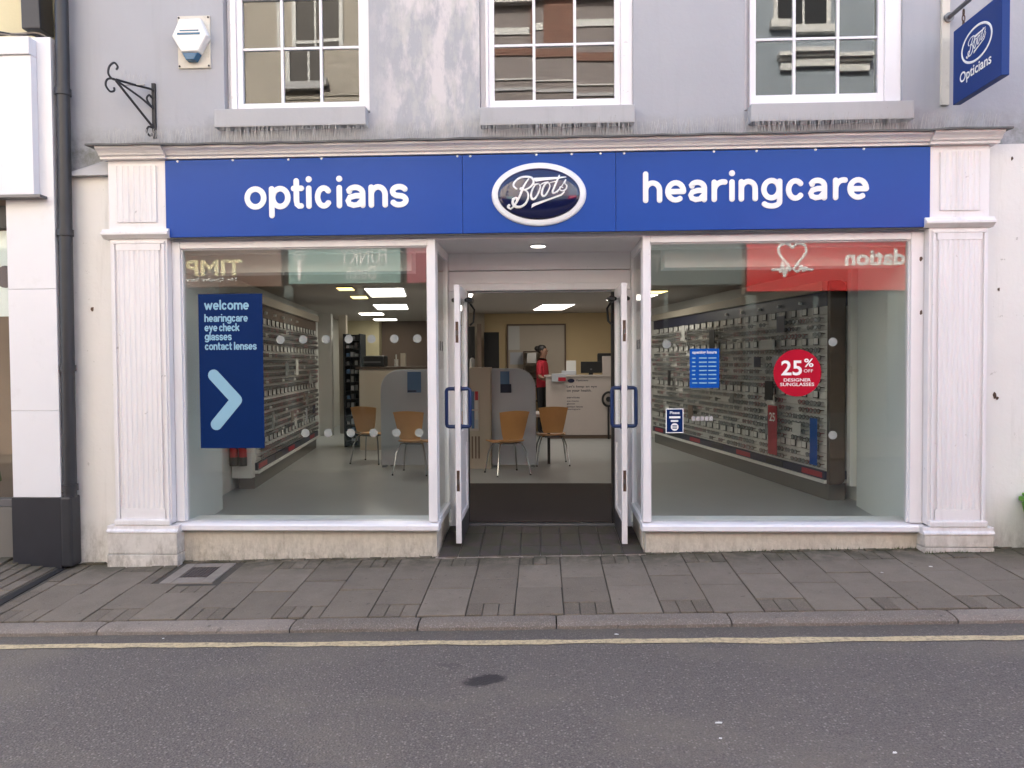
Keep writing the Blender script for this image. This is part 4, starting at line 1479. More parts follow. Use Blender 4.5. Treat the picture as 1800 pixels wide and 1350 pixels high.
def opp_window(par, x0, x1, z0, z1, wallm, ledge=None):
    f_ = MB()
    f_.box(x0 - .08, x0, OY - .05, OY + .03, z0, z1); f_.box(x1, x1 + .08, OY - .05, OY + .03, z0, z1)
    f_.box(x0 - .08, x1 + .08, OY - .05, OY + .03, z1 + .001, z1 + .09)
    cx_ = (x0 + x1) / 2
    f_.box(cx_ - .02, cx_ + .02, OY - .05, OY + .012, z0, z1)
    f_.box(x0 + .001, x1 - .001, OY - .05, OY + .015, (z0 + z1) / 2 - .03, (z0 + z1) / 2 + .03)
    wn = f_.build('window', 'opp_white', par)
    MB().box(x0, x1, OY - .06, OY + .004, z0, z1).build('pane', 'shop_dark', wn)
    MB().box(x0 - .16, x1 + .16, OY - .02, OY + .16, z0 - .14, z0 - .001).build('sill', 'opp_white' if wallm != 'cream_brick' else 'sill_grey', wn)
def opp_shop(name, x0, x1, wallm, top, label):
    b = thing(name, ((x0 + x1) / 2, OY, -.1), label, 'building')
    m = MB()
    m.box(x0, x1, OY - .4, OY, 3.80, top)
    m.build('wall', wallm, b)
    MB().box(x0, x1, OY - 7, OY - .41, -.3, top - .1).build('rear_structure', 'brown_wall', b)
    MB().box(x0, x1, OY - .40, OY + .18, top + .001, top + .22).build('eaves', 'opp_white', b)
    m = MB()
    m.prism([(OY - 7, top + .23), (OY + .10, top + .23), (OY - 3.4, top + 2.6)], 'x', x0, x1)
    m.build('roof', 'lead', b)
    return b
oa = opp_shop('cream_brick_building', -13, -1.95, 'cream_brick', 9.3, 'cream brick building reflected in the left upper window')
opp_window(oa, -4.96, -4.22, 6.90, 8.55, 'cream_brick')
opp_window(oa, -8.6, -7.8, 6.90, 8.55, 'cream_brick')
opp_window(oa, -4.95, -4.2, 4.3, 5.9, 'cream_brick')
MB().box(-13, -1.95, OY + .001, OY + .025, 6.60, 6.68).build('string_course', 'cream_brick', oa)
M['opp_slate'] = mat('brown_grey_render', (.25, .22, .215), .9, var=.15, scale=2)
ob = opp_shop('red_brick_building', -1.945, 3.745, 'opp_slate', 8.35, 'brown building with red brick pier and pale bands reflected in the middle upper window')
for a, b_, z0, z1, mm in ((-1.945, -.22, 7.80, 7.93, 'opp_white'), (.54, 3.745, 7.84, 7.97, 'opp_white'), (-1.945, 3.745, 7.26, 7.42, 'red_brick'), (-1.945, 3.745, 6.80, 6.825, 'opp_white'), (-1.945, 3.745, 6.60, 6.66, 'sill_grey')):
    MB().box(a, b_, OY + .001, OY + .03, z0, z1).build('band', mm, ob)
MB().box(-.20, .52, OY + .001, OY + .06, 7.50, 8.34).build('brick_pier', 'red_brick', ob)
opp_window(ob, -1.2, -.25, 4.6, 6.0, 'red_brick')
opp_window(ob, .35, 1.3, 4.6, 6.0, 'red_brick')
oc = opp_shop('blue_grey_building', 3.75, 13, 'blue_render', 9.6, 'blue-grey rendered building reflected in the right upper window')
opp_window(oc, 4.52, 5.36, 7.78, 9.3, 'blue_render')
m = MB()
for z0, z1, d in ((6.86, 7.02, .10), (7.021, 7.08, .16), (7.081, 7.16, .24)):
    m.box(4.30 - d * .4, 5.86 + d * .4, OY + .001, OY + d, z0, z1)
m.build('ledge', 'opp_white', oc, bevel=.01)
opp_window(oc, 7.6, 8.5, 7.78, 9.3, 'blue_render')
# fascias and shop glass of the opposite shops
def fascia(par, x0, x1, z0, z1, mm, d=.14, sub=None):
    return MB().box(x0, x1, OY + .001, OY + d, z0, z1).build('fascia', mm, par, bevel=.01)
FZ = OY + .141
def front(par, x0, x1, zt, mm='opp_dark'):
    m = MB()
    m.box(x0, x1, OY - .3, OY - .02, .35 - .3, zt)
    m.build('shop_window', 'shop_dark', par)
    MB().box(x0, x0 + .18, OY - .019, OY + .06, -.1, zt).build('pier', mm, par)
    MB().box(x0 + .181, x1, OY - .019, OY + .02, -.1, .5).build('stallriser', mm, par)
    MB().box((x0 + x1) / 2 - .04, (x0 + x1) / 2 + .04, OY - .019, OY + .02, .501, zt).build('mullion', mm, par)
f1 = fascia(oa, -9.6, -5.02, 2.98, 3.79, 'opp_brown')
f2 = fascia(oa, -4.88, -2.72, 3.02, 3.79, 'teal')
f3 = fascia(oa, -2.60, -2.02, 3.02, 3.79, 'opp_pink')
front(oa, -9.6, -5.02, 2.97); front(oa, -5.0, -2.02, 3.0, 'opp_dark')
f4 = fascia(ob, -1.9, 3.70, 2.92, 3.79, 'opp_dark')
front(ob, -1.9, .9, 2.9); front(ob, .92, 3.70, 2.9)
f5 = fascia(oc, 3.80, 9.2, 2.785, 3.79, 'opp_red')
front(oc, 3.80, 6.4, 2.77); front(oc, 6.42, 9.2, 2.77)
def otext(s, par, mm, xr, z, wd, h, bold=.0):
    # xr is the left end as read by someone facing the sign (its larger x)
    return text(s, 'lettering', mm, (xr, FZ, z), width=wd, height=h, basis=XZ_BACK, parent=par, bold=bold, ext=.002)
otext('TIMP', f1, 'gold', -5.78, 3.20, 1.10, .30, .03)
otext('The Quality Serv', f1, 'letter', -5.86, 3.075, 1.02, .085, .01)
otext('FUNKY', f2, 'letter', -2.98, 3.40, .90, .28)
otext('Dutch', f2, 'letter', -3.20, 3.10, .56, .25)
m = MB()
m.stroke([(x, y) for x, y in ellipse(0, 0, .10, .10, 24)], .012, (-4.67, FZ, 3.55), XZ_BACK, .004, closed=True)
m.stroke([(-.09, .16), (.0, .22), (.09, .16)], .02, (-4.67, FZ, 3.55), XZ_BACK, .004)
m.stroke([(-.05, 0), (0, .04), (.05, 0)], .014, (-4.67, FZ, 3.55), XZ_BACK, .004)
m.stroke([(0, -.10), (0, -.42)], .03, (-4.67, FZ, 3.55), XZ_BACK, .004)
m.build('emblem', 'letter', f2, smooth=True)
otext('T', f4, 'frosted', 2.21, 3.17, .17, .32)
otext('ll', f4, 'kickboard', 2.62, 3.17, .12, .34, .01)
otext('o', f4, 'kickboard', 2.86, 3.17, .20, .22, .01)
otext("O'", f4, 'kickboard', 3.29, 3.17, .34, .36, .01)
otext('ndation', f5, 'letter', 6.90, 3.245, 1.31, .30, .03)
otext('British Heart Fou', f5, 'letter', 9.1, 3.245, 2.1, .30, .03)
m = MB()
hc = []
for i in range(41):
    t_ = math.radians(205 - (230 + 0) * i / 40)
    pass
left_lobe = [(-.03, -.23), (-.10, -.13), (-.22, .02), (-.275, .12), (-.255, .23), (-.16, .285), (-.06, .26), (0, .19)]
right_lobe = [(-x, y) for x, y in reversed(left_lobe)]
tl = [(-.40, -.245), (-.30, -.245), (-.26, -.20), (-.225, -.285), (-.18, -.17), (-.13, -.275), (-.10, -.285), (-.055, -.26), (-.03, -.225)]
tr2 = [(.03, -.225), (.05, -.26), (.10, -.20), (.13, -.30), (.16, -.37), (.20, -.10), (.235, -.30), (.26, -.24), (.40, -.245)]
for pl in (left_lobe, right_lobe, tl, tr2):
    m.stroke([(x * .92, y * .92) for x, y in spl(pl, 5)], .024, (4.63, FZ, 3.41), XZ_BACK, .006)
m.build('heart_emblem', 'letter', f5, smooth=True)

# ------------------------------------------------------------------ shop interior
FL = .060
lx = lambda y: -2.97 - .132 * y          # left wall line on plan
rx = lambda y: 3.20 - .167 * y           # right wall line on plan
SK = -.15
pl = [(-3.30, .13), (3.30, .13), (3.35, 1.2), (rx(9.8) + .2, 12.5), (lx(12.5) - .3, 12.5), (-3.6, 1.2)]
m = MB()
m.prism([(-3.60, .27), (-.93, .27), (-.93, .851), (.85, .851), (.85, .27), (3.30, .27), (3.35, 1.2), (rx(9.8) + .2, 12.5), (lx(12.5) - .3, 12.5), (-3.7, 1.2)], 'z', FL - .10, FL)
floor = m.build('shop_floor', 'vinyl', kind='structure', label='grey vinyl shop floor')
m = MB()
m.hull([(-.74, .83, FL), (.64, .83, FL), (.78, 3.0, FL), (-.93, 3.0, FL)], [(-.74, .83, FL + .006), (.64, .83, FL + .006), (.78, 3.0, FL + .006), (-.93, 3.0, FL + .006)])
m.build('door_mat', 'doormat', label='large brown entrance mat inside the doorway', cat='mat')
MB().prism(pl, 'z', 2.50, 2.58).build('shop_ceiling', 'ceil', kind='structure', label='shop ceiling with light panels')
# white bulkhead just behind each window, catching the daylight
for a, b in ((-3.20, -1.11), (1.005, 3.05)):
    MB().box(a, b, .40, .62, 2.275, 2.499).build('window_bulkhead', 'int_wall2', kind='structure', label='white bulkhead above the %s display window' % ('left' if a < 0 else 'right'))
for a, b in ((-3.22, -.90), (.82, 3.2)):
    MB().box(a, b, .27, .39, 2.42, 2.499).build('window_head', 'int_wall2', kind='structure', label='white lining at the head of the %s window' % ('left' if a < 0 else 'right'))
for a, b in ((-2.9, -.90), (.815, 2.86)):
    MB().box(a, b, .08, .26, FL + .001, SILL1 - .004).build('window_board', 'int_wall2', kind='structure', label='inner window ledge on the %s' % ('left' if a < 0 else 'right'))
# wall nibs beside the windows, then the skewed party walls
m = MB()
m.hull([(-3.0, .08, FL - .05), (-3.20, 1.42, FL - .05), (-3.75, 1.42, FL - .05), (-3.75, .08, FL - .05)], [(-3.0, .08, 2.499), (-3.20, 1.42, 2.499), (-3.75, 1.42, 2.499), (-3.75, .08, 2.499)])
m.build('window_cheek', 'int_wall', kind='structure', label='pale side wall at the left display window')
m = MB()
m.hull([(2.93, .08, FL - .05), (3.07, 1.62, FL - .05), (3.6, 1.62, FL - .05), (3.6, .08, FL - .05)], [(2.93, .08, 2.499), (3.07, 1.62, 2.499), (3.6, 1.62, 2.499), (3.6, .08, 2.499)])
m.build('window_cheek', 'int_wall', kind='structure', label='pale side wall at the right display window')
def wallseg(x0, y0, x1, y1, z0, z1, th, mm, name, label):
    d = Vector((x1 - x0, y1 - y0, 0)).normalized()
    n_ = Vector((d.y, -d.x, 0)) * th
    m = MB()
    q = [(x0, y0), (x1, y1), (x1 + n_.x, y1 + n_.y), (x0 + n_.x, y0 + n_.y)]
    m.hull([(x, y, z0) for x, y in q], [(x, y, z1) for x, y in q])
    return m.build(name, mm, kind='structure', label=label)
wallseg(lx(1.3) - .28, 1.43, lx(12.5) - .28, 12.5, FL - .05, 2.499, -.2, 'int_wall2', 'party_wall', 'left party wall of the shop')
wallseg(rx(1.5) + .28, 1.63, rx(10) + .28, 10., FL - .05, 2.499, .2, 'int_wall2', 'party_wall', 'right party wall of the shop')
wallseg(-1.30, 9.80, 2.2, 9.80, FL - .05, 2.499, -.2, 'yellow_wall', 'back_wall', 'warm yellow back wall behind the reception desk')
wallseg(lx(12.3) - .2, 12.30, -1.1, 12.30, FL - .05, 2.499, -.2, 'brown_wall', 'back_wall', 'dark back wall of the left aisle')
wallseg(-1.30, 9.81, -1.30, 12.29, FL - .05, 2.499, .1, 'brown_wall', 'partition_wall', 'dark partition wall of the left aisle')
wallseg(-1.75, 9.2, -1.30, 9.79, FL - .05, 2.499, .1, 'beige', 'partition_wall', 'beige angled partition beside the back wall')

# ceiling lights
def panel(name, x, y, w_, d_, mm, label, fm='white_panel'):
    o = thing(name, (x, y, 2.46), label, 'light', 'ceiling lights in the shop')
    q = [(x - w_ / 2 - SK * -d_ / 2 * 1, y - d_ / 2), (x + w_ / 2 + SK * d_ / 2, y - d_ / 2), (x + w_ / 2 + SK * d_ / 2, y + d_ / 2), (x - w_ / 2 + SK * d_ / 2, y + d_ / 2)]
    q = [(x + u * w_ / 2 + v * d_ / 2 * SK, y + v * d_ / 2) for u, v in ((-1, -1), (1, -1), (1, 1), (-1, 1))]
    q2 = [(x + (u * w_ / 2) * .92 + v * d_ / 2 * SK * .92, y + v * d_ / 2 * .95) for u, v in ((-1, -1), (1, -1), (1, 1), (-1, 1))]
    m = MB()
    m.hull([(a, b, 2.484) for a, b in q], [(a, b, 2.4995) for a, b in q])
    m.build('frame', fm, o)
    m = MB()
    m.hull([(a, b, 2.476) for a, b in q2], [(a, b, 2.4835) for a, b in q2])
    m.build('diffuser', mm, o)
panel('ceiling_light', -2.20, 4.65, .55, 1.25, 'lamp', 'large light panel nearest the left window')
panel('ceiling_light', -2.68, 7.40, .60, 1.15, 'lamp', 'second light panel seen through the left window')
panel('ceiling_light', -3.45, 9.25, .50, .60, 'lamp', 'far light panel in the left aisle')
panel('ceiling_light', -3.60, 11.3, .55, .60, 'lamp', 'farthest light panel in the left aisle')
panel('ceiling_light', .17, 7.85, .58, 1.30, 'lamp', 'light panel seen through the open doorway')
panel('ceiling_light', 1.35, 5.9, .58, 1.0, 'lamp', 'added light panel, unseen, above the right side of the shop')  # extra panel out of view, added for the interior illumination
panel('ceiling_light', -1.2, 5.3, .30, .60, 'lamp', 'light panel just left of the doorway')
panel('spot_light', -2.62, 4.05, .22, .35, 'spot', 'warm square spotlight near the left window', 'black')
panel('spot_light', -2.75, 5.35, .25, .40, 'spot', 'warm square spotlight behind the first one', 'black')
panel('spot_light', 1.60, 5.0, .25, .35, 'spot', 'warm square spotlight by the right window', 'black')

# ------------------------------------------------------------------ spectacle displays
def glasses_mesh(name, mm):
    m = MB()
    for s in (-1, 1):
        cx_ = s * .038
        out = [(cx_ + .035 * math.cos(a), .028 * math.sin(a) * (1 if math.sin(a) < 0 else .85)) for a in [k * math.pi / 4 for k in range(8)]]
        inn = [(cx_ + (x - cx_) * .78, y * .74) for x, y in out]
        for k in range(8):
            l = (k + 1) % 8
            m.face([(out[k][0], 0, out[k][1]), (out[l][0], 0, out[l][1]), (inn[l][0], 0, inn[l][1]), (inn[k][0], 0, inn[k][1])], 0)
            m.face([(out[k][0], 0, out[k][1]), (out[l][0], 0, out[l][1]), (out[l][0], .006, out[l][1]), (out[k][0], .006, out[k][1])], 0)
        m.face([(x, .001, y) for x, y in inn], 1)
        m.hull([(s * .075, 0, .014), (s * .068, 0, .014), (s * .068, 0, .003), (s * .075, 0, .003)], [(s * .070, .046, .010), (s * .066, .046, .010), (s * .066, .046, .005), (s * .070, .046, .005)], 0)
    m.face([(-.010, 0, .010), (.010, 0, .010), (.010, 0, .004), (-.010, 0, .004)], 0)
    o = m.build(name, [mm, 'lens'], keep=True)
    me = o.data
    bpy.data.objects.remove(o)
    return me
M['lens'] = mat('lens_tint', (.30, .31, .31), .12, var=.1)
M['frame_brown'] = mat('frame_brown', (.09, .035, .02), .3)
M['frame_red'] = mat('frame_red', (.20, .02, .03), .3)
M['frame_grey'] = mat('frame_grey', (.16, .16, .17), .3, .5)
gm = [glasses_mesh('pair_of_glasses', mm) for mm in ('black', 'frame_brown', 'frame_grey', 'frame_grey', 'frame_red')]

def display(name, y0, y1, xf, face, label, header_m, slots, nrows):
    """wall unit whose face runs along x = xf(y); face = +1 looks to -X (right wall), -1 looks to +X (left wall)"""
    d = Vector((xf(y1) - xf(y0), y1 - y0, 0))
    Ln = d.length
    d.normalize()
    nrm = Vector((-d.y, d.x, 0)) if face > 0 else Vector((d.y, -d.x, 0))
    o = Vector((xf(y0), y0, 0))
    def P(s, h, z):
        p = o + d * s + nrm * h
        return (p.x, p.y, z)
    def slab_(m, s0, s1, h0, h1, z0, z1, mi=0):
        m.hull([P(s0, h0, z0), P(s1, h0, z0), P(s1, h1, z0), P(s0, h1, z0)], [P(s0, h0, z1), P(s1, h0, z1), P(s1, h1, z1), P(s0, h1, z1)], mi)
    root = thing(name, P(Ln / 2, 0, FL), label, 'display')
    m = MB(); slab_(m, 0, Ln, -.24, -.006, .36, 2.05)
    m.build('back_panel', 'disp_white', root)
    m = MB(); slab_(m, 0, Ln, -.24, .0, 2.052, 2.20)
    hd_ = m.build('header', header_m, root)
    m = MB(); slab_(m, 0, Ln, -.24, .012, .27, .355)
    m.build('lower_rail', 'navy', root)
    m = MB(); slab_(m, -.02, Ln, -.24, .03, .235, .268)
    m.build('bottom_trim', 'disp_white', root)
    m = MB(); slab_(m, -.02, Ln, -.20, -.02, FL + .001, .233)
    m.build('kickboard', 'kickboard', root)
    m = MB(); slab_(m, 0, Ln, -.22, .05, 2.202, 2.30)
    m.build('top_pelmet', 'beige', root)
    zs = [.42 + (2.00 - .42) * i / (nrows - 1) for i in range(nrows)]
    for z in zs:
        m = MB(); slab_(m, 0, Ln, -.005, .012, z - .037, z - .032)
        m.build('ledge', 'disp_strip', root)
    return root, P, Ln, d, nrm, zs, slab_
camp = Vector((0, -6.05, 1.5))
slots = []
rroot, RP, RL, rd, rn, rz_, rslab = display('right_glasses_display', 1.92, 7.6, lambda y: rx(y) - .0, 1, 'long wall display of spectacles seen through the right window', 'navy', None, 21)
lroot, LP, LL, ld, ln_, lz_, lslab = display('left_glasses_display', 2.65, 6.9, lambda y: lx(y) + .0, -1, 'long wall display of spectacles seen through the left window', 'brown_wall', None, 21)
gr = random.Random(17)
cardrows = (2, 9, 16, 20)
for side, P, Ln, dd, nn, zs in (('r', RP, RL, rd, rn, rz_), ('l', LP, LL, ld, ln_, lz_)):
    for ri, z in enumerate(zs):
        if ri in cardrows:
            continue
        s, nth = .10, 0
        while s < Ln - .1:
            if gr.random() > (.16 if side == 'r' else .06):
                p = Vector(P(s, .050, z))
                v = camp - p
                size = abs(v.normalized().dot(nn)) / v.length + .12 * abs(v.normalized().dot(dd)) / v.length
                nth += 1
                slots.append((size, side, p, nn, ri, nth))
            s += .158 + gr.uniform(-.01, .01)
slots.sort(key=lambda a: -a[0])
def orient(nn):
    return math.atan2(nn.x, -nn.y)     # local -Y faces along nn
def ordinal(n_):
    names_ = 'first second third fourth fifth sixth seventh eighth ninth tenth eleventh twelfth thirteenth fourteenth fifteenth sixteenth seventeenth eighteenth nineteenth'.split()
    if n_ < 20:
        return names_[n_ - 1]
    t_ = {2: 'twenty', 3: 'thirty', 4: 'forty'}[n_ // 10]
    return (t_ + '-' + names_[n_ % 10 - 1]) if n_ % 10 else {2: 'twentieth', 3: 'thirtieth', 4: 'fortieth'}[n_ // 10]
for i, (sz, side, p, nn, ri, nth) in enumerate(slots[:300]):
    o = bpy.data.objects.new('pair_of_glasses', gr.choice(gm))
    col.objects.link(o)
    o.location = p
    o.rotation_euler = (0, 0, orient(nn) + gr.gauss(0, .09))
    o.scale = (gr.uniform(.9, 1.1),) * 3
    if side == 'r':
        tag(o, 'spectacles on the %s ledge from the top of right wall display, %s from street end' % (ordinal(21 - ri), ordinal(nth)), 'glasses', 'spectacles on the right wall display')
    else:
        tag(o, 'spectacles on the %s ledge from the top of left wall display, %s from street end' % (ordinal(21 - ri), ordinal(nth)), 'glasses', 'spectacles on the left wall display')
for side, root, lab in (('r', rroot, 'smaller spectacles filling the far end of the right display'), ('l', lroot, 'rows of spectacles and sunglasses filling the left display')):
    m = MB()
    for sz, sd_, p, nn, ri, nth in slots[300:]:
        if sd_ != side:
            continue
        a = orient(nn)
        ca, sa = math.cos(a), math.sin(a)
        me = gr.choice(gm)
        b = len(m.v)
        for v in me.vertices:
            x, y, z = v.co
            m.v.append((p.x + x * ca - y * sa, p.y + x * sa + y * ca, p.z + z))
        k = gm.index(me)
        for f_ in me.polygons:
            m.f.append(tuple(b + i for i in f_.vertices))
            m.m.append(f_.material_index if f_.material_index else (2 if k == 4 or (side == 'l' and gr.random() < .15) else 0))
    if m.v:
        m.build('spectacle_rows', ['black', 'lens', 'frame_red'], root, kind='stuff', label=lab)
# brand cards with dark frames, shelf-edge strips
for root, P, Ln, sl, zs, nn in ((rroot, RP, RL, rslab, rz_, rn), (lroot, LP, LL, lslab, lz_, ln_)):
    for ri in cardrows:
        s = .14
        while s < Ln - .15:
            m = MB()
            sl(m, s, s + .105, .002, .012, zs[ri] - .028, zs[ri] + .052)
            c = m.build('brand_card', 'black', root)
            m = MB()
            sl(m, s + .009, s + .096, .0125, .0135, zs[ri] - .020, zs[ri] + .044)
            m.build('card_face', 'disp_white', c)
            s += .24
    s, k = .05, 0
    while s < Ln - .3:
        m = MB()
        sl(m, s, s + .42, .0125, .016, .285, .342)
        m.build('strip_label', 'red' if k % 2 == 0 else 'black', root)
        s += .86
        k += 1
    for i in range(5):
        m = MB()
        sl(m, .5 + i * .5, .53 + i * .5, .001, .03, 2.10, 2.13)
        m.build('header_spot', 'letter', root)
# promotional uprights on the right display
m = MB(); rslab(m, .88, 1.10, .096, .102, .42, .98)
pr = m.build('promotion_strip', 'red', rroot)
u = (rd, Vector((0, 0, 1)), rn)
def rtext(s, s0, z, wd, h, mm='letter'):
    # read from the street side: text runs towards the back of the shop to the left
    text(s, 'lettering', mm, RP(s0, .1025, z), width=wd, height=h, basis=(-rd, Vector((0, 0, 1)), rn), parent=pr, bold=.02)
rtext('25', 1.06, .80, .14, .10)
m = MB(); rslab(m, .0, .14, .096, .102, .42, .90)
m.build('promotion_strip', 'poster_blue2', rroot)
for (s0, z0, w_, h_) in ((1.0, 1.04, .20, .22), (2.75, 1.55, .18, .38), (4.6, 1.1, .12, .25)):
    m = MB(); rslab(m, s0, s0 + w_, .084, .095, z0, z0 + h_)
    m.build('display_picture', 'black', rroot)
pr_ = random.Random(31)
for root, sl, Ln, zs in ((rroot, rslab, RL, rz_), (lroot, lslab, LL, lz_)):
    for k in range(11):
        s0, ri = pr_.uniform(.3, Ln - .5), pr_.choice((3, 4, 6, 7, 10, 12, 13, 17, 18))
        m = MB()
        sl(m, s0, s0 + pr_.uniform(.10, .20), .084, .090, zs[ri] - .03, zs[ri] + pr_.uniform(.07, .20))
        m.build('display_picture', pr_.choice(['paper', 'navy', 'brown_wall', 'screen', 'lens']), root)
m = MB(); rslab(m, .95, 1.30, .084, .12, 1.62, 1.74)
m.build('display_plaque', 'paper', rroot, bevel=.04)
# rounded wooden end of the right display, pale end board of the left one
xe = rx(1.86)
m = MB()
prof = []
R_ = .07
for (cz_, a0, a1, cx_) in ((.245 + R_, 270, 180, 0), ):
    pass
def rrect(x0, x1, z0, z1, r, corners):
    out = []
    for (cx_, cz_, a0, on) in ((x1 - r, z0 + r, -90, corners[0]), (x1 - r, z1 - r, 0, corners[1]), (x0 + r, z1 - r, 90, corners[2]), (x0 + r, z0 + r, 180, corners[3])):
        if on:
            out += arc(cx_, cz_, r, r, a0, a0 + 90, 8)
        else:
            out.append({-90: (x1, z0), 0: (x1, z1), 90: (x0, z1), 180: (x0, z0)}[a0])
    return out
m.prism(rrect(xe - .01, xe + .145, .235, 2.30, .07, (1, 1, 0, 0)), 'y', 1.82, 1.90)
m.build('end_panel', 'wood_end', rroot, bevel=.004)
m = MB().box(xe + .146, 3.45, 1.70, 1.78, .24, 2.49)
m.build('panel_wall', 'int_wall2', kind='structure', label='pale panel between display and right window cheek')
sw_ = MB().box(3.02, 3.05, 1.690, 1.699, 1.36, 1.44).build('light_switch', 'paper', label='small white switch on the pale panel, left of two', cat='switch')
sw_ = MB().box(3.10, 3.115, 1.690, 1.699, 1.35, 1.45).build('light_switch', 'paper', label='narrow white switch on the pale panel, right of two', cat='switch')
xe = lx(2.6)
m = MB().box(xe - .24, xe - .005, 2.50, 2.60, .20, 2.30)
m.build('end_panel', 'int_wall2', lroot, bevel=.01)
for i, x in enumerate((-3.475, -3.375)):
    e = thing('fire_extinguisher', (x, 2.36, .37), 'red fire extinguisher with dark base below the poster, %s of two' % ('left' if i == 0 else 'right'), 'extinguisher', 'two fire extinguishers')
    m = MB()
    m.cyl((x, 2.38, .40), (x, 2.38, .84), .045, seg=14)
    m.cyl((x, 2.38, .841), (x, 2.38, .90), .044, .016, seg=14)
    m.build('cylinder', 'ext_red', e, smooth=True)
    MB().cyl((x, 2.38, .36), (x, 2.38, .4595), .047, seg=14).build('base', 'black', e, smooth=True)
    MB().box(x - .02, x + .02, 2.33, 2.41, .901, .95).build('valve', 'black', e, bevel=.005)
    MB().tube([(x + .02, 2.36, .93), (x + .055, 2.35, .85), (x + .052, 2.34, .55)], .009, 6).build('hose', 'black', e, smooth=True)

# ------------------------------------------------------------------ desks and screens
def screen(name, x0, x1, y, top, corner, label):
    o = thing(name, ((x0 + x1) / 2, y, FL), label, 'screen')
    r = .27
    if corner == 'left':
        prof = [(x1, .09), (x1, top)] + arc(x0 + r, top - r, r, r, 90, 180, 10) + [(x0, .09)]
    else:
        prof = arc(x1 - r, top - r, r, r, 0, 90, 10) + [(x0, top), (x0, .09), (x1, .09)]
    MB().prism(prof, 'y', y, y + .035).build('panel', 'screen', o, bevel=.006)
    MB().box(x0 + .02, x0 + .07, y - .03, y + .10, FL, .089).build('foot', 'steel_grey', o)
    MB().box(x1 - .07, x1 - .02, y - .03, y + .10, FL, .089).build('foot', 'steel_grey', o)
    return o
sl_ = screen('desk_screen', -2.258, -1.20, 4.45, 1.405, 'left', 'pale grey desk screen with rounded top left corner')
sr_ = screen('desk_screen', -.72, -.117, 4.45, 1.415, 'right', 'pale grey desk screen with rounded top right corner, seen through the doorway')
def holder(o, x0, x1, z0, z1, y):
    f_ = MB().box(x0, x1, y - .012, y - .001, z0, z1).build('leaflet_holder', 'screen', o)
    MB().box(x0 + .035, x1 - .035, y - .018, y - .013, z0 + .05, z1 - .01).build('leaflet', 'leaflet', f_)
    MB().box(x0 + .04, x1 - .10, y - .019, y - .0185, z0 + .06, z0 + .08).build('print', 'navy', f_)
holder(sl_, -1.915, -1.655, 1.04, 1.385, 4.45)
holder(sr_, -.635, -.44, 1.06, 1.385, 4.45)
MB().box(-.60, -.45, 4.43, 4.431, 1.08, 1.20).build('print', 'navy', sr_)
# desks behind the screens
dk = thing('consulting_desk', (-1.7, 5.0, FL), 'white desk behind the left pale screen', 'desk')
MB().box(-2.2, -1.25, 4.52, 5.2, .74, .78).build('top', 'desk_white', dk, bevel=.004)
MB().box(-2.15, -2.11, 4.55, 5.15, FL, .739).build('leg', 'steel_grey', dk); MB().box(-1.34, -1.30, 4.55, 5.15, FL, .739).build('leg', 'steel_grey', dk)
dk = thing('consulting_desk', (-.4, 5.0, FL), 'white desk behind the right pale screen', 'desk')
MB().box(-.70, .12, 4.52, 5.2, .74, .78).build('top', 'desk_white', dk, bevel=.004)
MB().box(-.68, -.64, 4.55, 5.15, FL, .739).build('leg', 'steel_grey', dk); MB().box(.04, .08, 4.75, 5.15, FL, .739).build('leg', 'black', dk)
cab = thing('beige_cabinet', (-.89, 4.35, FL), 'tall beige cabinet with leaflet rack seen beside the left door', 'cabinet')
MB().box(-1.06, -.725, 4.28, 4.62, FL, 1.43).build('body', 'beige', cab, bevel=.004)
for i in range(4):
    MB().box(-1.03 + i * .045, -1.01 + i * .045, 4.272, 4.2795, .20, .50).build('vent_slot', 'brown_wall', cab)
for j, (z, mm) in enumerate(((.98, 'red'), (.86, 'paper'), (.72, 'paper'), (.60, 'screen'))):
    f_ = MB().box(-1.04, -.88, 4.235, 4.279, z - .02, z + .10).build('leaflet_pocket', 'desk_white', cab)
    for k in range(3):
        MB().box(-1.03 + k * .05, -.99 + k * .05, 4.226, 4.2345, z + .01, z + .13).build('leaflet', mm if k != 1 else 'leaflet', f_)
bt = thing('sanitiser_bottle', (-.98, 4.40, 1.43), 'small pump bottle of sanitiser on the beige cabinet', 'bottle')
m = MB()
m.cyl((-.98, 4.40, 1.431), (-.98, 4.40, 1.54), .034, seg=12); m.cyl((-.98, 4.40, 1.5401), (-.98, 4.40, 1.565), .034, .014, seg=12)
m.build('body', 'paper', bt, smooth=True)
m = MB(); m.cyl((-.98, 4.40, 1.566), (-.98, 4.40, 1.61), .010, seg=8); m.box(-1.01, -.965, 4.392, 4.408, 1.60, 1.612)
m.build('pump', 'black', bt)

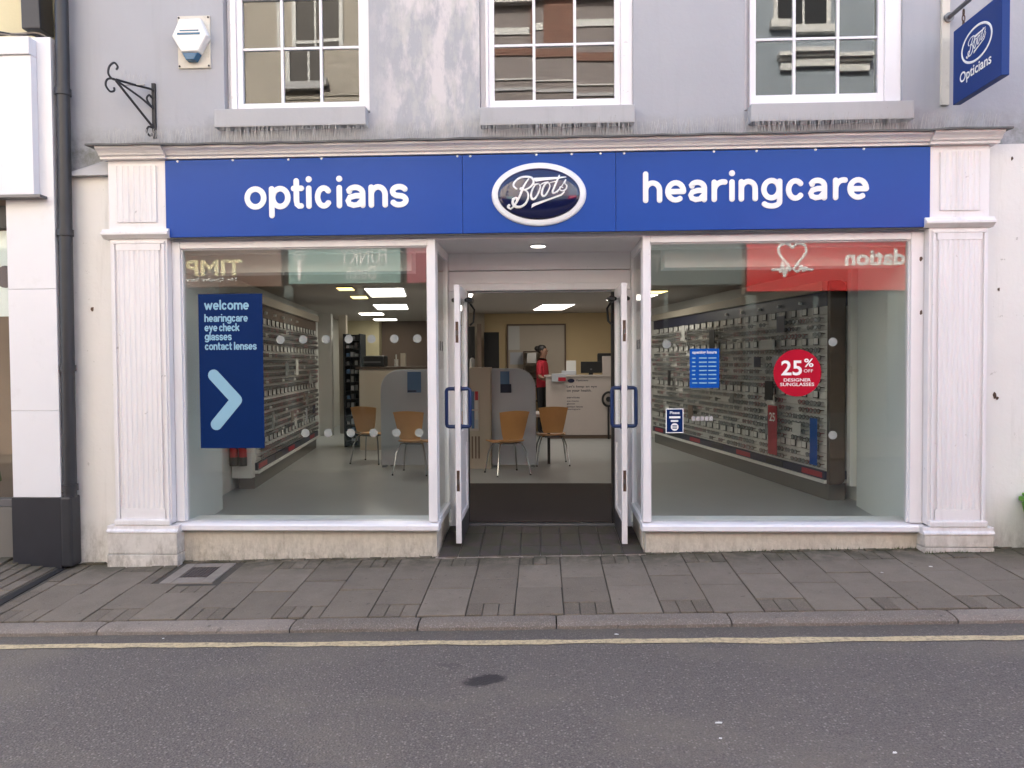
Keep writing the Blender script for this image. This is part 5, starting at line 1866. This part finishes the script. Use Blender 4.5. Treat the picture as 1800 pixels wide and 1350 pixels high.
# chairs: bent plywood shell on four splayed chrome legs
def chair():
    o = thing('plywood_chair', (0, 0, 0), 'beech plywood chair', 'chair', 'plywood chairs in the shop')
    rows = []
    for i in range(9):
        t_ = i / 8
        z = .46 + .37 * t_
        half = .130 + .075 * t_ ** .8
        y = .20 + .06 * t_ + .03 * t_ * t_
        row = [(u * half, y - .045 * (u * u) * (.4 + .6 * t_), z + (-.02 * u * u if i == 8 else 0)) for u in [k / 6 - 1 for k in range(13)]]
        rows.append(row)
    def shell(rows, th, d):
        m = MB()
        R0, R1 = rows, [[(x + d[0] * th, y + d[1] * th, z + d[2] * th) for x, y, z in r] for r in rows]
        nr, nc = len(rows), len(rows[0])
        b = len(m.v)
        m.v += [p for r in R0 for p in r] + [p for r in R1 for p in r]
        off = nr * nc
        for i in range(nr - 1):
            for j in range(nc - 1):
                a = b + i * nc + j
                m.f.append((a, a + 1, a + nc + 1, a + nc)); m.f.append((a + off, a + nc + off, a + nc + 1 + off, a + 1 + off))
        for j in range(nc - 1):
            a = b + j; m.f.append((a, a + off, a + 1 + off, a + 1))
            a = b + (nr - 1) * nc + j; m.f.append((a, a + 1, a + 1 + off, a + off))
        for i in range(nr - 1):
            a = b + i * nc; m.f.append((a, a + nc, a + nc + off, a + off))
            a = b + i * nc + nc - 1; m.f.append((a, a + off, a + nc + off, a + nc))
        m.m = [0] * len(m.f)
        return m
    shell(rows, .012, (0, 1, 0)).build('backrest', 'wood_chair', o, smooth=True)
    srow = []
    for i in range(8):
        t_ = i / 7
        y = -.22 + .41 * t_
        half = .215 - .06 * t_ ** 2
        z = .44 - .03 * math.sin(t_ * 2.6) + (.02 * t_ ** 4) - (.02 * (1 - t_) ** 4)
        srow.append([(u * half, y, z + .012 * u * u) for u in [k / 6 - 1 for k in range(13)]])
    shell(srow, .012, (0, 0, -1)).build('seat', 'wood_chair', o, smooth=True)
    for sx, sy in ((-1, -1), (1, -1), (-1, 1), (1, 1)):
        MB().tube([(sx * .09, sy * .05, .408), (sx * .15, sy * .12, .395), (sx * .19, sy * .18, .28), (sx * .225, sy * .225, .012)], .0105, 8).build('leg', 'metal', o, smooth=True)
        MB().cyl((sx * .226, sy * .226, 0), (sx * .225, sy * .225, .018), .013, seg=8).build('foot', 'black', o)
    m = MB(); m.box(-.10, .10, -.09, .09, .385, .402)
    m.build('seat_mount', 'steel_grey', o)
    return o
ch = chair()
def put(o, x, y, a, label):
    o.location = (x, y, FL)
    o.rotation_euler = (0, 0, math.radians(a))
    o['label'] = label
put(ch, -1.69, 3.86, 172, 'plywood chair in front of the left pale screen, back to the street')
put(dup(ch, (0, 0, 0)), -.48, 3.82, 205, 'plywood chair in front of the right pale screen, seat turned left')
put(dup(ch, (0, 0, 0)), .10, 4.72, 185, 'plywood chair beside the right pale screen, nearer the reception desk')
put(dup(ch, (0, 0, 0)), -2.50, 4.95, 165, 'plywood chair left of the left pale screen')

# ------------------------------------------------------------------ reception
rc = thing('reception_desk', (.62, 8.4, FL), 'pale reception desk with printed wording at the back of the shop', 'desk')
MB().box(.03, 1.30, 8.30, 8.42, FL + .07, 1.22).build('front_panel', 'desk_white', rc, bevel=.004)
MB().box(.05, 1.30, 8.33, 8.41, FL, FL + .069).build('plinth', 'brown_wall', rc)
MB().box(.00, 1.32, 8.27, 8.62, 1.221, 1.250).build('counter', 'desk_white', rc, bevel=.004)
MB().box(1.10, 1.32, 8.28, 8.60, 1.251, 1.60).build('side_screen', 'desk_white', rc, bevel=.004)
MB().prism(ellipse(.50, 1.145, .065, .038, 24), 'y', 8.288, 8.2995).build('emblem', 'navy', rc)
for s, x, z, wd, h in (('Opticians', .59, 1.125, .23, .045), ("Let's keep an eye", .42, 1.005, .56, .055), ('on your health.', .42, .925, .46, .06), ('services', .42, .815, .24, .035), ('eye checks', .42, .745, .22, .035), ('glasses', .42, .695, .15, .035), ('contact lenses', .42, .645, .30, .033), ('hearingcare', .42, .592, .25, .035)):
    text(s, 'lettering', 'navy', (x, 8.2995, z), width=wd, height=h, parent=rc, bold=.01)
mo = thing('computer_monitor', (.88, 8.45, 1.25), 'black computer monitor seen from behind on the reception desk', 'monitor')
MB().box(.69, 1.085, 8.44, 8.47, 1.285, 1.50).build('screen', 'black', mo, bevel=.006)
MB().box(.84, .92, 8.471, 8.50, 1.251, 1.42).build('stand', 'black', mo)
MB().box(.865, .90, 8.436, 8.4395, 1.34, 1.37).build('badge', 'steel_grey', mo)
ph = thing('office_chair_back', (1.16, 8.75, FL), 'black office chair back showing above the desk', 'chair')
MB().box(1.02, 1.36, 8.72, 8.78, 1.30, 1.66).build('backrest', 'black', ph, bevel=.05)
MB().cyl((1.18, 8.75, FL), (1.18, 8.75, 1.31), .03, seg=10).build('column', 'black', ph)
pt = thing('desk_printer', (.45, 8.42, 1.25), 'grey card reader and papers on the reception desk', 'equipment')
MB().box(.33, .60, 8.36, 8.56, 1.251, 1.33).build('body', 'screen', pt, bevel=.01)
MB().box(.42, .60, 8.50, 8.52, 1.331, 1.52).build('paper_tray', 'paper', pt)
fb = thing('leaflet_box', (.33, 8.27, 1.10), 'red and grey leaflet box on the desk corner', 'box')
m = MB(); m.box(.14, .40, 8.20, 8.266, 1.13, 1.28)
m.build('tray', 'screen', fb, bevel=.004)
MB().box(.26, .40, 8.19, 8.1995, 1.14, 1.21).build('leaflet', 'red', fb)
cl_ = thing('round_fan', (1.25, 7.9, .75), 'dark round object hanging by the reception desk', 'fan')
m = MB()
m.tube([(1.19 + .11 * math.cos(a), 8.22, .80 + .13 * math.sin(a)) for a in [k * math.pi / 10 for k in range(20)]], .022, 8, closed=True)
m.build('rim', 'black', cl_, smooth=True)
MB().cyl((1.19, 8.20, .80), (1.19, 8.26, .80), .05, seg=14).build('hub', 'black', cl_)
MB().cyl((1.19, 8.24, FL), (1.19, 8.24, .66), .02, seg=10).build('stand', 'black', cl_)

# recess with counter in the yellow wall, shelf unit
hw = thing('serving_hatch', (-.16, 9.75, 1.3), 'framed internal window in the yellow back wall', 'window')
m = MB()
m.box(-.765, -.735, 9.74, 9.795, 1.0, 2.25); m.box(.42, .45, 9.74, 9.795, 1.0, 2.25); m.box(-.765, .45, 9.741, 9.795, 2.251, 2.28)
m.build('frame', 'brown_wall', hw)
MB().box(-.734, .419, 9.77, 9.793, 1.0, 2.25).build('panel', 'beige', hw)
MB().box(-.734, -.50, 9.755, 9.769, 1.75, 2.24).build('notice', 'paper', hw)
MB().box(-.70, -.40, 9.755, 9.769, 1.45, 1.70).build('notice', 'screen', hw)
sh = thing('wooden_shelf', (-.22, 9.5, FL), 'dark wooden shelf unit with card behind the person', 'shelf')
m = MB()
m.box(-.42, -.40, 9.4, 9.7, FL, 1.72); m.box(-.08, -.06, 9.4, 9.7, FL, 1.72)
m.build('side', 'wood_end', sh)
for z in (.4, .7, 1.0, 1.15, 1.3, 1.45, 1.70):
    MB().box(-.399, -.081, 9.4, 9.7, z, z + .02).build('shelf_board', 'wood_end', sh)
MB().box(-.34, -.16, 9.39, 9.3995, 1.48, 1.68).build('card', 'paper', sh)

# black rack, rear counter, printer in the left aisle
rk = thing('black_display_rack', (-3.27, 7.0, FL), 'tall black rack of stock in the left aisle', 'rack')
m = MB(); m.box(-3.43, -3.40, 6.95, 7.35, FL, 2.0); m.box(-3.16, -3.13, 6.95, 7.35, FL, 2.0); m.box(-3.399, -3.161, 7.33, 7.35, FL, 2.0)
m.build('frame', 'black', rk)
for i in range(13):
    z = .15 + i * .145
    MB().box(-3.399, -3.161, 6.96, 7.329, z, z + .012).build('shelf_board', 'black', rk)
    for k in range(3):
        if gr.random() > .2:
            MB().box(-3.38 + k * .072, -3.33 + k * .072, 6.97, 7.1, z + .013, z + .013 + gr.uniform(.04, .10)).build('pack', gr.choice(['screen', 'steel_grey', 'lens', 'leaflet']), rk)
bd = thing('rear_counter', (-2.4, 6.8, FL), 'brown rear counter behind the left screen', 'counter')
MB().box(-3.05, -1.45, 6.5, 6.9, FL, 1.40).build('body', 'beige', bd, bevel=.004)
MB().box(-3.10, -1.40, 6.46, 6.94, 1.401, 1.44).build('top', 'wood_end', bd, bevel=.004)
pn = thing('desktop_printer', (-2.75, 6.7, 1.44), 'black printer on the rear counter', 'printer')
MB().box(-3.02, -2.64, 6.55, 6.85, 1.441, 1.62).build('body', 'black', pn, bevel=.02)
MB().box(-2.98, -2.70, 6.545, 6.5495, 1.50, 1.53).build('slot', 'steel_grey', pn)
bt2 = thing('white_bottle', (-2.46, 6.65, 1.44), 'white dispenser bottle on the rear counter', 'bottle')
m = MB(); m.cyl((-2.46, 6.65, 1.441), (-2.46, 6.65, 1.56), .035, seg=12); m.cyl((-2.46, 6.65, 1.561), (-2.46, 6.65, 1.64), .012, seg=8)
m.build('body', 'paper', bt2, smooth=True)
bk = thing('paper_roll_stand', (-2.34, 6.65, 1.44), 'beige upright box on the rear counter', 'box')
MB().box(-2.38, -2.30, 6.6, 6.7, 1.441, 1.66).build('body', 'beige', bk, bevel=.004)
pa = thing('aisle_partition', (-3.62, 6.95, FL), 'pale partition end at the back of the left display', 'partition')
MB().box(-3.86, -3.62, 6.93, 7.03, FL + .2, 2.35).build('board', 'int_wall2', pa, bevel=.02)
MB().box(-3.60, -3.46, 7.3, 7.4, FL + .2, 2.35).build('board', 'beige', pa, bevel=.02)
dd_ = thing('dark_doorway_panels', (-1.15, 9.0, FL), 'dark glazed doorway panels left of the yellow wall', 'door')
MB().box(-1.95, -1.35, 8.9, 8.96, FL, 2.2).build('panel', 'black', dd_)
MB().box(-1.30, -1.22, 8.9, 8.96, FL, 2.25).build('post', 'brown_wall', dd_)
MB().box(-1.20, -.90, 9.3, 9.36, FL, 2.1).build('panel', 'black', dd_)

# ------------------------------------------------------------------ person in a red top standing behind the desk end
def person(px, py, pz, rz_):
    root = thing('person', (px, py, pz), 'person in red top and dark trousers with dark tied hair, standing by the reception desk', 'person')
    J = {'pel': ((0, 0, .98), .145), 'abd': ((0, .0, 1.12), .135), 'che': ((0, .01, 1.30), .150), 'nk0': ((0, .01, 1.45), .075), 'nk1': ((0, -.005, 1.52), .055), 'hd0': ((0, -.02, 1.58), .075), 'hd1': ((0, -.02, 1.66), .088), 'hd2': ((0, -.01, 1.72), .070),
         'shL': ((-.15, .01, 1.41), .062), 'elL': ((-.22, -.02, 1.15), .045), 'wrL': ((-.18, -.22, 1.08), .032), 'haL': ((-.15, -.30, 1.09), .034),
         'shR': ((.15, .01, 1.41), .062), 'elR': ((.23, .0, 1.14), .045), 'wrR': ((.20, -.20, 1.10), .032), 'haR': ((.18, -.28, 1.11), .034),
         'hiL': ((-.09, 0, .92), .098), 'knL': ((-.10, -.01, .52), .066), 'anL': ((-.10, .03, .09), .044), 'toL': ((-.11, -.12, .035), .038),
         'hiR': ((.09, 0, .92), .098), 'knR': ((.10, -.02, .52), .066), 'anR': ((.10, .02, .09), .044), 'toR': ((.11, -.13, .035), .038)}
    E2 = [('pel', 'abd'), ('abd', 'che'), ('che', 'nk0'), ('nk0', 'nk1'), ('nk1', 'hd0'), ('hd0', 'hd1'), ('hd1', 'hd2'), ('che', 'shL'), ('shL', 'elL'), ('elL', 'wrL'), ('wrL', 'haL'), ('che', 'shR'), ('shR', 'elR'), ('elR', 'wrR'), ('wrR', 'haR'),
          ('pel', 'hiL'), ('hiL', 'knL'), ('knL', 'anL'), ('anL', 'toL'), ('pel', 'hiR'), ('hiR', 'knR'), ('knR', 'anR'), ('anR', 'toR')]
    for sd_, hx_ in (('L', -1), ('R', 1)):
        hb = Vector(J['ha' + sd_][0])
        for k, (dx, ln2) in enumerate(((-.026, .060), (-.009, .075), (.009, .078), (.026, .066))):
            J['f%s%d' % (sd_, k)] = (tuple(hb + Vector((dx, -.045, -.004))), .0095)
            J['g%s%d' % (sd_, k)] = (tuple(hb + Vector((dx, -.045 - ln2 * .7, -.025))), .008)
            E2 += [('ha' + sd_, 'f%s%d' % (sd_, k)), ('f%s%d' % (sd_, k), 'g%s%d' % (sd_, k))]
        J['t' + sd_] = (tuple(hb + Vector((-hx_ * .045, -.02, .005))), .010)
        E2.append(('ha' + sd_, 't' + sd_))
    names = list(J)
    me = bpy.data.meshes.new('body')
    me.from_pydata([J[n_][0] for n_ in names], [(names.index(a), names.index(b)) for a, b in E2], [])
    o = bpy.data.objects.new('body', me)
    col.objects.link(o)
    md = o.modifiers.new('skin', 'SKIN')
    md.use_smooth_shade = True
    for i, n_ in enumerate(names):
        sv = me.skin_vertices[0].data[i]
        r = J[n_][1]
        flat = .72 if n_ in ('pel', 'abd', 'che') else 1.
        sv.radius = (r, r * flat)
        sv.use_root = n_ == 'pel'
    sb = o.modifiers.new('sub', 'SUBSURF')
    sb.levels = sb.render_levels = 2
    dg = bpy.context.evaluated_depsgraph_get()
    dg.update()
    me2 = bpy.data.meshes.new_from_object(o.evaluated_get(dg))
    bpy.data.objects.remove(o)
    for k in ('red_top', 'trousers', 'skin', 'black'):
        me2.materials.append(M[k])
    for p in me2.polygons:
        c = p.center
        arm = abs(c.x) > .165 or (c.y < -.12 and c.z > .9)
        if c.z > 1.485:
            k = 2
        elif c.z < .10:
            k = 3
        elif c.z < .96 and not (arm and c.z > .93):
            k = 1
        elif arm and c.z < 1.20:
            k = 2
        else:
            k = 0
        p.material_index = k
        p.use_smooth = True
    b = bpy.data.objects.new('body', me2)
    col.objects.link(b)
    b.parent = root
    hm = MB()
    def ball(cx_, cy_, cz_, r, sx=1, sy=1, sz=1):
        rings = []
        for i in range(1, 8):
            a = math.pi * i / 8
            rings.append([(cx_ + r * sx * math.sin(a) * math.cos(t), cy_ + r * sy * math.sin(a) * math.sin(t), cz_ + r * sz * math.cos(a)) for t in [k * math.pi / 6 for k in range(12)]])
        hm.skin(rings)
    ball(0, .018, 1.685, .098, .95, 1., .95)
    ball(0, .115, 1.70, .052)
    h = hm.build('hair', 'hair', smooth=True)
    h.parent = root
    # face details
    for sx in (-1, 1):
        e = MB().cyl((sx * .032, -.100, 1.665), (sx * .032, -.106, 1.665), .010, seg=8).build('eye', 'black')
        e.parent = root
        e = MB().cyl((sx * .082, -.012, 1.64), (sx * .094, -.005, 1.645), .022, .018, seg=8).build('ear', 'skin')
        e.parent = root
    nmb = MB()
    nmb.hull([(-.012, -.098, 1.625), (.012, -.098, 1.625), (.004, -.096, 1.665), (-.004, -.096, 1.665)], [(-.008, -.120, 1.628), (.008, -.120, 1.628), (.002, -.102, 1.663), (-.002, -.102, 1.663)])
    nn_ = nmb.build('nose', 'skin', bevel=.003)
    nn_.parent = root
    mo_ = MB().box(-.022, .022, -.097, -.091, 1.595, 1.601).build('mouth', 'red_top')
    mo_.parent = root
    root.rotation_euler = (0, 0, rz_)
    return root
person(-.03, 8.85, FL, math.radians(68))
